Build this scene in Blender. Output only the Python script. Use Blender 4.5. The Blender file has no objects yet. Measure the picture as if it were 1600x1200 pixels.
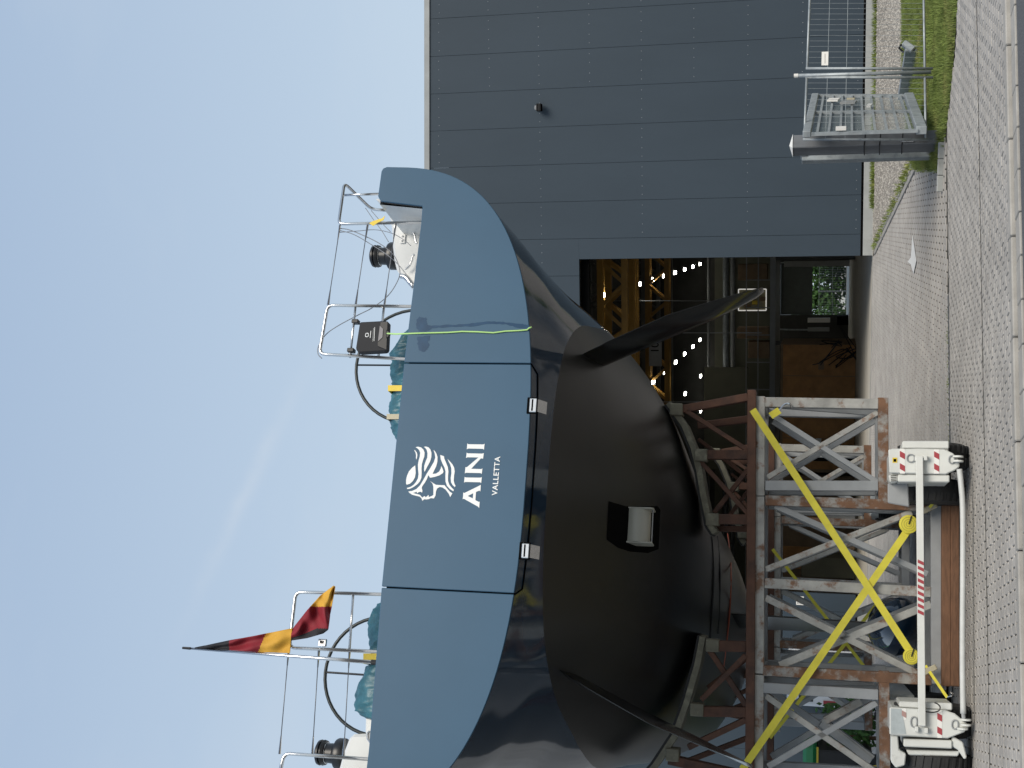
import bpy, bmesh, math, random
from mathutils import Vector, Matrix, noise
random.seed(7)
V = Vector
R = math.radians
scene = bpy.context.scene
COL = scene.collection

# ------------------------------------------------------------------ camera
F = 2012.0; PITCH = R(13.77); ROLL = R(0.63); CAMH = 1.66
fwd = V((0, math.cos(PITCH), math.sin(PITCH)))
r0 = V((1, 0, 0)); u0 = r0.cross(fwd)
rt = math.cos(ROLL)*r0 + math.sin(ROLL)*u0
up = -math.sin(ROLL)*r0 + math.cos(ROLL)*u0
EYE = V((0, 0, CAMH))
cam = bpy.data.cameras.new('camera'); camo = bpy.data.objects.new('camera', cam); COL.objects.link(camo)
cam.sensor_fit = 'HORIZONTAL'; cam.sensor_width = 36.0
cam.lens = F/1600*36.0
cam.clip_start = 0.1; cam.clip_end = 3000
# phone held on its side: scene "up" points to the left of the frame
X = -up; Y_ = rt; Z = -fwd
camo.matrix_world = Matrix(((X.x, Y_.x, Z.x, EYE.x), (X.y, Y_.y, Z.y, EYE.y), (X.z, Y_.z, Z.z, EYE.z), (0, 0, 0, 1)))
scene.camera = camo

# ------------------------------------------------------------------ sky, sun, exposure
w = bpy.data.worlds.new('World'); scene.world = w; w.use_nodes = True
nt = w.node_tree; nt.nodes.clear()
out = nt.nodes.new('ShaderNodeOutputWorld'); bg = nt.nodes.new('ShaderNodeBackground')
sky = nt.nodes.new('ShaderNodeTexSky'); sky.sky_type = 'NISHITA'; sky.sun_disc = False
SUN_EL, SUN_AZ = 37, 152        # hazy sun, behind the camera, over its right shoulder
sky.sun_elevation = R(SUN_EL); sky.sun_rotation = R(SUN_AZ)
sky.air_density = 1.3; sky.dust_density = 3.0; sky.ozone_density = 2.0
tc = nt.nodes.new('ShaderNodeTexCoord')
sep = nt.nodes.new('ShaderNodeSeparateXYZ'); nt.links.new(tc.outputs['Generated'], sep.inputs[0])
ramp = nt.nodes.new('ShaderNodeValToRGB')
ramp.color_ramp.elements[0].position = 0.0; ramp.color_ramp.elements[0].color = (0.66, 0.77, 0.87, 1)
ramp.color_ramp.elements[1].position = 0.75; ramp.color_ramp.elements[1].color = (0.36, 0.49, 0.70, 1)
e_ = ramp.color_ramp.elements.new(0.3); e_.color = (0.585, 0.715, 0.855, 1)
nt.links.new(sep.outputs['Z'], ramp.inputs[0])
mp = nt.nodes.new('ShaderNodeMapping'); mp.inputs['Scale'].default_value = (1.2, 1.2, 4.0); mp.inputs['Rotation'].default_value = (0.3, 0.5, 0.2)
ns = nt.nodes.new('ShaderNodeTexNoise'); ns.inputs['Scale'].default_value = 2.2; ns.inputs['Detail'].default_value = 6
nt.links.new(tc.outputs['Generated'], mp.inputs[0]); nt.links.new(mp.outputs[0], ns.inputs['Vector'])
mr = nt.nodes.new('ShaderNodeMapRange'); mr.inputs[1].default_value = 0.45; mr.inputs[2].default_value = 0.75; mr.inputs[4].default_value = 0.3
nt.links.new(ns.outputs[0], mr.inputs[0])
mixc = nt.nodes.new('ShaderNodeMix'); mixc.data_type = 'RGBA'; mixc.inputs[7].default_value = (0.68, 0.76, 0.84, 1)
nt.links.new(mr.outputs[0], mixc.inputs[0]); nt.links.new(ramp.outputs[0], mixc.inputs[6])
# a faint old contrail: a soft band along a great circle, broken up by noise
def mnode(op, a, b=None, c=None):
    n_ = nt.nodes.new('ShaderNodeMath'); n_.operation = op
    for i_, v_ in enumerate((a, b, c)):
        if v_ is None: continue
        if isinstance(v_, (int, float)): n_.inputs[i_].default_value = v_
        else: nt.links.new(v_, n_.inputs[i_])
    return n_.outputs[0]
def vdot(vec):
    n_ = nt.nodes.new('ShaderNodeVectorMath'); n_.operation = 'DOT_PRODUCT'; nt.links.new(tc.outputs['Generated'], n_.inputs[0]); n_.inputs[1].default_value = tuple(vec); return n_.outputs['Value']
def _ray(x, y): return (fwd + rt*((1200-y-600)/F) - up*((x-800)/F)).normalized()
ca, cb = _ray(310, 925), _ray(462, 610); cn = ca.cross(cb).normalized(); cm = (ca+cb).normalized(); ct = cn.cross(cm)
n2_ = nt.nodes.new('ShaderNodeTexNoise'); n2_.inputs['Scale'].default_value = 26; n2_.inputs['Detail'].default_value = 5; nt.links.new(tc.outputs['Generated'], n2_.inputs['Vector'])
dd_ = mnode('ADD', vdot(cn), mnode('MULTIPLY', mnode('SUBTRACT', n2_.outputs[0], 0.5), 0.012))
band = mnode('EXPONENT', mnode('MULTIPLY', mnode('MULTIPLY', dd_, dd_), -1/(0.006**2)))
al = vdot(ct); along = mnode('EXPONENT', mnode('MULTIPLY', mnode('MULTIPLY', al, al), -1/(0.085**2)))
trail = mnode('MULTIPLY', mnode('MULTIPLY', band, along), mnode('MULTIPLY', n2_.outputs[0], 0.36))
mix2 = nt.nodes.new('ShaderNodeMix'); mix2.data_type = 'RGBA'; mix2.inputs[7].default_value = (0.80, 0.84, 0.88, 1)
nt.links.new(trail, mix2.inputs[0]); nt.links.new(mixc.outputs[2], mix2.inputs[6])
scl = nt.nodes.new('ShaderNodeVectorMath'); scl.operation = 'SCALE'; scl.inputs['Scale'].default_value = 10.0
nt.links.new(mix2.outputs[2], scl.inputs[0])
mx = nt.nodes.new('ShaderNodeMix'); mx.data_type = 'RGBA'; mx.inputs[0].default_value = 0.86   # thin high cloud veil over the blue
nt.links.new(sky.outputs[0], mx.inputs[6]); nt.links.new(scl.outputs[0], mx.inputs[7])
nt.links.new(mx.outputs[2], bg.inputs[0]); bg.inputs[1].default_value = 0.1
nt.links.new(bg.outputs[0], out.inputs[0])
sl = bpy.data.lights.new('sun', 'SUN'); sl.energy = 3.3; sl.angle = R(32); sl.color = (1.0, 0.92, 0.80)
so = bpy.data.objects.new('sun', sl); COL.objects.link(so)
az = R(SUN_AZ); sd = V((math.sin(az)*math.cos(R(SUN_EL)), math.cos(az)*math.cos(R(SUN_EL)), math.sin(R(SUN_EL))))
so.rotation_euler = sd.to_track_quat('Z', 'Y').to_euler(); so.location = (0, -10, 30)
scene.view_settings.view_transform = 'Standard'; scene.view_settings.look = 'None'
scene.view_settings.exposure = 0.0; scene.view_settings.gamma = 1; scene.view_settings.use_curve_mapping = False
scene.render.engine = 'CYCLES'

# ------------------------------------------------------------------ locating: a photo pixel + a real plane/distance -> a world point
def ray(x, y): return fwd + rt*((1200-y-600)/F) - up*((x-800)/F)
def onplane(x, y, p0, n):
    d = ray(x, y); return EYE + d*((p0-EYE).dot(n)/d.dot(n))
def atY(x, y, D): d = ray(x, y); return EYE + d*(D/d.y)
class Frame:          # a vertical working plane: point, heading
    def __init__(s, p, deg):
        s.o = V(p); s.t = V((math.cos(R(deg)), math.sin(R(deg)), 0)); s.n = V((-math.sin(R(deg)), math.cos(R(deg)), 0))
    def px(s, x, y, back=0.0): return onplane(x, y, s.o, s.n) + s.n*back
    def w(s, a, b, z): return s.o + s.t*a + s.n*b + V((0, 0, z))
FAC = Frame((11.978, 36.663, 0), -7.12)      # hall front
STR = Frame((-0.5, 12.5, 0), 13.5)           # street
BO = atY(825, 745, 12.5); BO.z = 0
BOAT = Frame(BO, 15.5)                       # transom plane; n = towards the bow
CRA = Frame((-2.55, 16.8, 0), 8.0)           # cradle and support towers
TRA = Frame((-2.4, 15.6, 0), 9.0)            # transporter end
def gz(p):
    d = (V((p[0], p[1], 0))-FAC.o).dot(FAC.n)
    t = max(0.0, min(1.0, (d+17.5)/16.9)); return 0.47*t
def ground(x, y):
    d = ray(x, y); k = 1.0
    for i in range(400):
        q = EYE + d*k
        if q.z <= gz(q): break
        k += 0.1
    lo, hi = k-0.1, k
    for i in range(20):
        m = (lo+hi)/2; q = EYE+d*m
        if q.z <= gz(q): hi = m
        else: lo = m
    return EYE + d*hi

# ------------------------------------------------------------------ materials
MATS = {}
def mat(name, c, rough=0.6, metal=0.0, var=0.12, vs=3.0, bump=0.0, bs=40.0, c2=None, t2=0.55, s2=4.0, soft=0.12, coat=0.0, emit=None, es=0, spec=None, stretch=None):
    if name in MATS: return MATS[name]
    m = bpy.data.materials.new(name); m.use_nodes = True; n = m.node_tree; b = n.nodes['Principled BSDF']
    b.inputs['Roughness'].default_value = rough; b.inputs['Metallic'].default_value = metal
    if coat: b.inputs['Coat Weight'].default_value = coat; b.inputs['Coat Roughness'].default_value = 0.05
    if spec is not None: b.inputs['Specular IOR Level'].default_value = spec
    t = n.nodes.new('ShaderNodeTexCoord'); g = n.nodes.new('ShaderNodeNewGeometry')
    vec = g.outputs['Position']
    if stretch:
        mpn = n.nodes.new('ShaderNodeMapping'); mpn.inputs['Scale'].default_value = stretch
        n.links.new(vec, mpn.inputs[0]); vec = mpn.outputs[0]
    n1 = n.nodes.new('ShaderNodeTexNoise'); n1.inputs['Scale'].default_value = vs; n1.inputs['Detail'].default_value = 8; n1.inputs['Roughness'].default_value = 0.6
    n.links.new(vec, n1.inputs['Vector'])
    r1 = n.nodes.new('ShaderNodeMapRange'); r1.inputs[1].default_value = 0.3; r1.inputs[2].default_value = 0.7
    r1.inputs[3].default_value = 1-var; r1.inputs[4].default_value = 1+var
    n.links.new(n1.outputs[0], r1.inputs[0])
    hs = n.nodes.new('ShaderNodeHueSaturation'); hs.inputs['Color'].default_value = (*c, 1)
    n.links.new(r1.outputs[0], hs.inputs['Value'])
    oi = n.nodes.new('ShaderNodeObjectInfo')
    col = hs.outputs[0]
    if c2:
        n2 = n.nodes.new('ShaderNodeTexNoise'); n2.inputs['Scale'].default_value = s2; n2.inputs['Detail'].default_value = 10; n2.inputs['Roughness'].default_value = 0.68
        n.links.new(vec, n2.inputs['Vector'])
        r2 = n.nodes.new('ShaderNodeMapRange'); r2.inputs[1].default_value = t2; r2.inputs[2].default_value = t2+soft
        n.links.new(n2.outputs[0], r2.inputs[0])
        h2 = n.nodes.new('ShaderNodeHueSaturation'); h2.inputs['Color'].default_value = (*c2, 1); n.links.new(r1.outputs[0], h2.inputs['Value'])
        mm = n.nodes.new('ShaderNodeMix'); mm.data_type = 'RGBA'
        n.links.new(r2.outputs[0], mm.inputs[0]); n.links.new(col, mm.inputs[6]); n.links.new(h2.outputs[0], mm.inputs[7]); col = mm.outputs[2]
    n.links.new(col, b.inputs['Base Color'])
    if bump:
        nb = n.nodes.new('ShaderNodeTexNoise'); nb.inputs['Scale'].default_value = bs; nb.inputs['Detail'].default_value = 4
        n.links.new(vec, nb.inputs['Vector'])
        bb = n.nodes.new('ShaderNodeBump'); bb.inputs['Strength'].default_value = bump; bb.inputs['Distance'].default_value = 0.01
        n.links.new(nb.outputs[0], bb.inputs['Height']); n.links.new(bb.outputs[0], b.inputs['Normal'])
    if emit:
        b.inputs['Emission Color'].default_value = (*emit, 1); b.inputs['Emission Strength'].default_value = es
    MATS[name] = m; return m
def randomised(m, amt, src='object'):
    """add a per-island brightness change"""
    n = m.node_tree; b = n.nodes['Principled BSDF']; l = b.inputs['Base Color'].links[0]; s = l.from_socket
    if src == 'object': ri = n.nodes.new('ShaderNodeObjectInfo'); rs = ri.outputs['Random']
    else: ri = n.nodes.new('ShaderNodeNewGeometry'); rs = ri.outputs['Random Per Island']
    mrn = n.nodes.new('ShaderNodeMapRange'); mrn.inputs[3].default_value = 1-amt; mrn.inputs[4].default_value = 1+amt
    h = n.nodes.new('ShaderNodeHueSaturation'); n.links.new(rs, mrn.inputs[0]); n.links.new(mrn.outputs[0], h.inputs['Value'])
    n.links.new(s, h.inputs['Color']); n.links.new(h.outputs[0], b.inputs['Base Color']); return m

M_PAINT = mat('blue_grey_yacht_paint', (0.046, 0.104, 0.170), 0.42, 0.0, 0.05, 0.8, spec=0.22)
M_TOPS = mat('gloss_navy_topsides', (0.013, 0.036, 0.068), 0.07, 0.0, 0.04, 0.8, spec=0.5)
M_ANTI = mat('black_antifouling', (0.0048, 0.0056, 0.0064), 0.34, 0.0, 0.25, 1.0, bump=0.03, bs=6, spec=0.36)
M_RUD = mat('black_rudder_paint', (0.007, 0.008, 0.009), 0.16, 0, 0.15, 2.0, spec=0.6)
M_BLACK = mat('black_plastic', (0.008, 0.008, 0.009), 0.45, 0, 0.1)
M_SEAL = mat('black_gap_seal', (0.003, 0.003, 0.003), 0.9, 0, 0.1, spec=0.05)  # also painted on the hull as the shade of the thruster recess
M_WHITE = mat('white_gelcoat', (0.60, 0.61, 0.60), 0.3, 0, 0.04, 2.0)
M_LETTER = mat('white_lettering', (0.78, 0.80, 0.80), 0.45, 0, 0.03)
M_STEEL = mat('polished_steel', (0.62, 0.62, 0.62), 0.18, 1.0, 0.05, 10)
M_WIRE = mat('steel_wire', (0.16, 0.17, 0.19), 0.4, 0.6, 0.1)
M_CLAD = mat('dark_grey_cladding', (0.040, 0.056, 0.073), 0.5, 0.0, 0.05, 0.7, bump=0.12, bs=50, stretch=(1, 1, 0.35), spec=0.2)
M_TRIM = mat('pale_roof_trim', (0.28, 0.29, 0.29), 0.5, 0.2, 0.1, 2)
M_CONC = mat('pale_concrete', (0.34, 0.35, 0.34), 0.85, 0, 0.10, 2.5, bump=0.2, bs=30, c2=(0.22, 0.22, 0.20), t2=0.58, s2=1.3)
M_PAVE = randomised(mat('grey_paver_concrete', (0.355, 0.335, 0.31), 0.85, 0, 0.14, 1.1, bump=0.3, bs=60, c2=(0.27, 0.253, 0.232), t2=0.55, s2=0.8, soft=0.25), 0.07, 'island')
M_PAVEO = randomised(mat('grey_paver_concrete_single', (0.355, 0.335, 0.31), 0.85, 0, 0.14, 1.1, bump=0.3, bs=60, c2=(0.27, 0.253, 0.232), t2=0.55, s2=0.8, soft=0.25), 0.07, 'object')
M_JOINT = mat('joint_dirt', (0.045, 0.042, 0.034), 0.95, 0, 0.3, 8, c2=(0.05, 0.06, 0.025), t2=0.6, s2=2)
M_ASPH = mat('asphalt', (0.085, 0.088, 0.095), 0.85, 0, 0.35, 60, bump=0.6, bs=120, c2=(0.19, 0.19, 0.19), t2=0.56, s2=90)
M_KERB = randomised(mat('kerb_stone_concrete', (0.32, 0.305, 0.28), 0.85, 0, 0.14, 5, bump=0.3, bs=50), 0.06)
M_SOIL = mat('gravel_bed', (0.24, 0.215, 0.185), 0.95, 0, 0.4, 22, bump=0.8, bs=60, c2=(0.38, 0.35, 0.31), t2=0.55, s2=35)
M_STONE = randomised(mat('gravel_stone', (0.36, 0.335, 0.295), 0.9, 0, 0.2, 10), 0.35, 'island')
M_EARTH = mat('grassy_earth', (0.10, 0.12, 0.035), 0.95, 0, 0.4, 6, bump=0.8, bs=30, c2=(0.20, 0.165, 0.07), t2=0.56, s2=3)
def grassmat(name, a, b2):
    m = mat(name, a, 0.75, 0, 0.25, 1.5, c2=b2, t2=0.52, s2=1.4, soft=0.2); return randomised(m, 0.4, 'island')
M_GRASS = grassmat('grass_blades', (0.15, 0.20, 0.045), (0.27, 0.24, 0.085))
M_WEED = grassmat('weed_leaves', (0.13, 0.17, 0.03), (0.24, 0.22, 0.05))
M_LEAF = grassmat('shrub_leaves', (0.06, 0.14, 0.03), (0.12, 0.22, 0.05))
M_RUST = mat('rusted_red_steel', (0.095, 0.042, 0.024), 0.75, 0, 0.3, 5, bump=0.3, bs=25, c2=(0.06, 0.03, 0.02), t2=0.5, s2=3)
M_GREY = mat('worn_grey_steel', (0.34, 0.335, 0.31), 0.6, 0, 0.25, 5, bump=0.12, bs=25, c2=(0.17, 0.085, 0.045), t2=0.535, s2=4.2, soft=0.10)
M_GREYC = mat('clean_grey_steel', (0.29, 0.30, 0.305), 0.55, 0, 0.12, 4, c2=(0.16, 0.08, 0.04), t2=0.68, s2=3.2, soft=0.08)
M_RUSTY = mat('rust_over_grey_steel', (0.16, 0.080, 0.042), 0.75, 0, 0.35, 6, bump=0.2, bs=25, c2=(0.27, 0.26, 0.24), t2=0.48, s2=4.5, soft=0.12)
M_WOOD = mat('weathered_brown_timber', (0.15, 0.075, 0.040), 0.8, 0, 0.3, 6, bump=0.3, bs=30, stretch=(1, 1, 8))
M_PADF = mat('mossy_pad_timber', (0.16, 0.15, 0.11), 0.85, 0, 0.2, 8, bump=0.3, bs=25, c2=(0.24, 0.23, 0.17), t2=0.52, s2=6)
M_RUB = mat('black_rubber', (0.010, 0.010, 0.010), 0.7, 0, 0.2, 8)
M_TYRE = mat('tyre_rubber', (0.022, 0.022, 0.022), 0.75, 0, 0.3, 5, bump=0.2, bs=30)
M_TRW = mat('white_trailer_paint', (0.60, 0.61, 0.58), 0.45, 0, 0.06, 3, c2=(0.40, 0.40, 0.38), t2=0.62, s2=4, soft=0.15)
M_REDP = mat('red_reflective', (0.33, 0.045, 0.055), 0.4, 0, 0.06)
M_YEL = mat('yellow_webbing', (0.66, 0.58, 0.055), 0.7, 0, 0.10, 6, bump=0.2, bs=80)
M_YELT = mat('yellow_tape', (0.68, 0.50, 0.04), 0.5, 0, 0.06)
M_LIME = mat('lime_rope', (0.45, 0.72, 0.25), 0.7, 0, 0.1)
M_TEAL = mat('teal_tarpaulin', (0.028, 0.11, 0.145), 0.42, 0, 0.25, 9, bump=1.0, bs=9, c2=(0.06, 0.19, 0.24), t2=0.52, s2=8, soft=0.2)
M_BEIGE = mat('beige_tape', (0.42, 0.38, 0.27), 0.6, 0, 0.1)
M_GALV = mat('galvanised_steel', (0.33, 0.36, 0.375), 0.5, 0.35, 0.16, 7, c2=(0.24, 0.27, 0.29), t2=0.52, s2=6)
M_GALVD = mat('dull_dark_galvanised_steel', (0.17, 0.18, 0.195), 0.5, 0.3, 0.25, 3, stretch=(1, 1, 0.3), c2=(0.20, 0.21, 0.225), t2=0.5, s2=3)
M_GLASS = mat('milky_panel', (0.20, 0.235, 0.235), 0.25, 0, 0.15, 2.0); 
b_ = M_GLASS.node_tree.nodes['Principled BSDF']; b_.inputs['Alpha'].default_value = 0.50
M_SIGN = mat('sign_white', (0.72, 0.71, 0.68), 0.5, 0, 0.02)
M_BLK = mat('flag_black', (0.014, 0.014, 0.018), 0.8, 0, 0.1, 30)
M_RED = mat('flag_red', (0.20, 0.006, 0.016), 0.75, 0, 0.15, 12)
M_GOLD = mat('flag_gold', (0.55, 0.30, 0.03), 0.75, 0, 0.12, 12)
M_CREAM = mat('cream_thruster_tube', (0.40, 0.39, 0.33), 0.4, 0, 0.05)
M_CRANE = mat('crane_yellow', (0.26, 0.14, 0.02), 0.55, 0, 0.15, 4)
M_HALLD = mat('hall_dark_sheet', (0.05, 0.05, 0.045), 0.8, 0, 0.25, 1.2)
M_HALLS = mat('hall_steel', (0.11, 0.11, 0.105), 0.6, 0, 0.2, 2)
M_HALLF = mat('hall_concrete_floor', (0.50, 0.47, 0.41), 0.6, 0, 0.18, 0.8)
M_PLY = mat('orange_brown_plywood', (0.46, 0.23, 0.08), 0.7, 0, 0.2, 2.5, c2=(0.36, 0.17, 0.06), t2=0.5, s2=1.5, soft=0.3)
M_CARD = mat('cardboard', (0.26, 0.18, 0.11), 0.8, 0, 0.2, 3)
M_OLIVE = mat('olive_sheet', (0.14, 0.14, 0.10), 0.7, 0, 0.15, 1.0)
M_LAMP = mat('hall_lamp_glow', (0.9, 0.9, 0.85), 0.5, emit=(1.0, 0.97, 0.86), es=30)
M_LITW = mat('lit_window_frame', (0.8, 0.8, 0.75), 0.5, emit=(1.0, 0.97, 0.9), es=0.45)
M_VAN = mat('white_van_paint', (0.72, 0.73, 0.74), 0.25, 0, 0.03, coat=0.5)
M_DGLASS = mat('dark_glass', (0.015, 0.018, 0.02), 0.08, 0, 0.05)
M_GREEN = mat('green_plastic', (0.03, 0.28, 0.10), 0.35, 0, 0.06)
M_MARK = mat('dark_mark_on_paint', (0.016, 0.055, 0.115), 0.3, 0, 0.15, 12, spec=0.2)  # darker blue of the transom streak and blot
M_ORANGE = mat('orange_cable', (0.35, 0.08, 0.04), 0.5)

# ------------------------------------------------------------------ object helpers
WL = {}
class MB:
    def __init__(s): s.v = []; s.f = []; s.m = []
    def add(s, vs, fs, mi=0):
        o = len(s.v); s.v += [V(p) for p in vs]; s.f += [tuple(i+o for i in f) for f in fs]; s.m += [mi]*len(fs); return s
def bld(name, mb, m, parent=None, smooth=False, bevel=0.0, origin=None, solid=0.0):
    c = V(origin) if origin is not None else sum(mb.v, V((0, 0, 0)))/len(mb.v)
    if origin is None and parent is None: c.z = min(p.z for p in mb.v)
    me = bpy.data.meshes.new(name); me.from_pydata([tuple(p-c) for p in mb.v], [], mb.f)
    ms = m if isinstance(m, (list, tuple)) else [m]
    for k in ms: me.materials.append(k)
    if len(ms) > 1: me.polygons.foreach_set('material_index', mb.m)
    if smooth: me.polygons.foreach_set('use_smooth', [True]*len(me.polygons))
    bm = bmesh.new(); bm.from_mesh(me); bmesh.ops.recalc_face_normals(bm, faces=bm.faces)
    bm.to_mesh(me); bm.free()
    o = bpy.data.objects.new(name, me); COL.objects.link(o)
    if parent: o.parent = parent; o.location = c-WL[parent.name]
    else: o.location = c
    WL[o.name] = c
    if solid:
        sm = o.modifiers.new('solid', 'SOLIDIFY'); sm.thickness = solid; sm.offset = 0
    if bevel:
        bv = o.modifiers.new('bevel', 'BEVEL'); bv.width = bevel; bv.segments = 1; bv.limit_method = 'ANGLE'
    if smooth == 'auto':
        me.set_sharp_from_angle(angle=R(35))
    return o
def tag(o, label=None, cat=None, group=None, kind=None):
    if label: o['label'] = label
    if cat: o['category'] = cat
    if group: o['group'] = group
    if kind: o['kind'] = kind
    return o
def thing(name, loc, label, cat, group=None):
    o = bpy.data.objects.new(name, None); COL.objects.link(o); o.location = loc; o.empty_display_size = 0.2; WL[o.name] = V(loc)
    return tag(o, label, cat, group)
BOXF = [(0, 1, 2, 3), (7, 6, 5, 4), (0, 4, 5, 1), (1, 5, 6, 2), (2, 6, 7, 3), (3, 7, 4, 0)]
def bar(p, q, w, h, side=None, mb=None, mi=0):
    """box beam from p to q; w along side, h along the third axis"""
    mb = mb or MB(); p, q = V(p), V(q); d = (q-p).normalized()
    s_ = V(side) if side is not None else d.cross(V((0, 0, 1)))
    s_ = s_ - d*s_.dot(d)
    if s_.length < 1e-5: s_ = V((1, 0, 0)) - d*d.x
    s_.normalize(); t_ = d.cross(s_)
    vs = [c+s_*a*w/2+t_*b*h/2 for c in (p, q) for a, b in ((-1, -1), (1, -1), (1, 1), (-1, 1))]
    return mb.add(vs, BOXF, mi)
def boxw(mb, o, tx, ty, lo, hi, mi=0):
    """box with local axes tx, ty and world z"""
    vs = [V(o)+tx*x+ty*y+V((0, 0, z)) for z in (lo[2], hi[2]) for x, y in ((lo[0], lo[1]), (hi[0], lo[1]), (hi[0], hi[1]), (lo[0], hi[1]))]
    return mb.add(vs, BOXF, mi)
def tube(pts, r, n=8, mb=None, mi=0, closed=False):
    mb = mb or MB(); pts = [V(p) for p in pts]; N = len(pts); vs = []; fs = []
    rs = r if isinstance(r, (list, tuple)) else [r]*N
    prev = None
    for i, p in enumerate(pts):
        if closed: d = (pts[(i+1) % N]-pts[i-1]).normalized()
        else: d = (pts[min(i+1, N-1)]-pts[max(i-1, 0)]).normalized()
        if prev is None:
            s_ = d.cross(V((0.13, 0.2, 0.97)));
            if s_.length < 1e-3: s_ = d.cross(V((1, 0, 0)))
        else: s_ = prev-d*prev.dot(d)
        s_.normalize(); prev = s_; t_ = d.cross(s_)
        vs += [p+s_*math.cos(2*math.pi*k/n)*rs[i]+t_*math.sin(2*math.pi*k/n)*rs[i] for k in range(n)]
    for i in range(N if closed else N-1):
        j = (i+1) % N
        fs += [(i*n+k, i*n+(k+1) % n, j*n+(k+1) % n, j*n+k) for k in range(n)]
    if not closed: fs += [tuple(range(n-1, -1, -1)), tuple((N-1)*n+k for k in range(n))]
    return mb.add(vs, fs, mi)
def smoothpath(pts, k=6):
    pts = [V(p) for p in pts]; o = []
    for i in range(len(pts)-1):
        a = pts[max(i-1, 0)]; b = pts[i]; c = pts[i+1]; d = pts[min(i+2, len(pts)-1)]
        for j in range(k):
            t = j/k; o.append(0.5*((2*b)+(c-a)*t+(2*a-5*b+4*c-d)*t*t+(3*b-a-3*c+d)*t**3))
    o.append(pts[-1]); return o
def lathe(c, axis, prof, n=20, mb=None, mi=0):
    mb = mb or MB(); c = V(c); a = V(axis).normalized(); s_ = a.orthogonal().normalized(); t_ = a.cross(s_); vs = []; fs = []
    for h, r in prof: vs += [c+a*h+s_*math.cos(2*math.pi*k/n)*r+t_*math.sin(2*math.pi*k/n)*r for k in range(n)]
    for i in range(len(prof)-1): fs += [(i*n+k, i*n+(k+1) % n, (i+1)*n+(k+1) % n, (i+1)*n+k) for k in range(n)]
    fs += [tuple(range(n)), tuple((len(prof)-1)*n+k for k in range(n))]
    return mb.add(vs, fs, mi)
def prism(poly, d, mb=None, mi=0):
    mb = mb or MB(); n = len(poly); vs = [V(p) for p in poly]+[V(p)+V(d) for p in poly]
    return mb.add(vs, [tuple(range(n)), tuple(range(2*n-1, n-1, -1))]+[(i, (i+1) % n, (i+1) % n+n, i+n) for i in range(n)], mi)
def lerp(a, b, t): return a+(b-a)*t
def interp(x, tab):
    if x <= tab[0][0]: return tab[0][1]
    for (a, b), (c, d) in zip(tab, tab[1:]):
        if x <= c:
            return lerp(b, d, (x-a)/(c-a))
    return tab[-1][1]
def sinterp(x, tab):      # smooth (Catmull) interpolation
    xs = [t[0] for t in tab]; ys = [t[1] for t in tab]
    if x <= xs[0]: return ys[0]
    if x >= xs[-1]: return ys[-1]
    i = max(k for k in range(len(xs)) if xs[k] <= x); i = min(i, len(xs)-2)
    def m(k):
        if k == 0: return (ys[1]-ys[0])/(xs[1]-xs[0])
        if k == len(xs)-1: return (ys[-1]-ys[-2])/(xs[-1]-xs[-2])
        return (ys[k+1]-ys[k-1])/(xs[k+1]-xs[k-1])
    h = xs[i+1]-xs[i]; t = (x-xs[i])/h
    return (2*t**3-3*t*t+1)*ys[i]+(t**3-2*t*t+t)*h*m(i)+(-2*t**3+3*t*t)*ys[i+1]+(t**3-t*t)*h*m(i+1)

# ================================================================== GROUND
def sheet(name, pts, m, dz=0.0, follow=True, cuts=0):
    mb = MB(); vs = []
    for p in pts: q = V((p[0], p[1], 0)); q.z = (gz(q) if follow else 0)+dz; vs.append(q)
    return vs
def grid_sheet(name, fr, a0, a1, b0, b1, na, nb, m, dz=0.0, label=None):
    mb = MB(); vs = []
    for j in range(nb+1):
        for i in range(na+1):
            p = fr.w(lerp(a0, a1, i/na), lerp(b0, b1, j/nb), 0); p.z = gz(p)+dz; vs.append(p)
    mb.add(vs, [(j*(na+1)+i, j*(na+1)+i+1, (j+1)*(na+1)+i+1, (j+1)*(na+1)+i) for j in range(nb) for i in range(na)])
    return tag(bld(name, mb, m), kind='structure')
# one big sheet to the horizon with the slope up to the hall
mb = MB(); xs = [-900, -300, -80, -40, -20, 20, 40, 80, 300, 900]; ys = [-900, -200, -60, -19, -17.5]+[-17.5+0.9*k for k in range(1, 19)]+[-0.6, 10, 60, 200, 900]
vs = []
for yy in ys:
    for xx in xs: p = FAC.w(xx, yy, 0); p.z = gz(p)-0.09; vs.append(p)
nx = len(xs)
mb.add(vs, [(j*nx+i, j*nx+i+1, (j+1)*nx+i+1, (j+1)*nx+i) for j in range(len(ys)-1) for i in range(nx-1)])
tag(bld('ground', mb, mat('grey_compacted_ground', (0.27, 0.26, 0.24), 0.9, 0, 0.2, 0.5)), kind='structure')
road = MB(); o = [STR.w(-60, -0.42, -0.05), STR.w(60, -0.42, -0.05), STR.w(60, -9, -0.06), STR.w(-60, -9, -0.06)]
road.add(o, [(0, 1, 2, 3)]); tag(bld('asphalt_road', road, M_ASPH), kind='structure')
# far side of the street behind the camera (seen only in reflections)
road = MB(); o = [STR.w(-60, -9.02, 0.0), STR.w(60, -9.02, 0.0), STR.w(60, -40, 0.0), STR.w(-60, -40, 0.0)]
road.add(o, [(0, 1, 2, 3)]); tag(bld('far_pavement', road, mat('far_side_asphalt', (0.06, 0.06, 0.06), 0.9)), kind='structure')

# pavement beds
sidewalk = tag(grid_sheet('pavement', STR, -9, 14, 0.0, 6.3, 12, 6, M_JOINT, -0.014), kind='structure')
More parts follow.
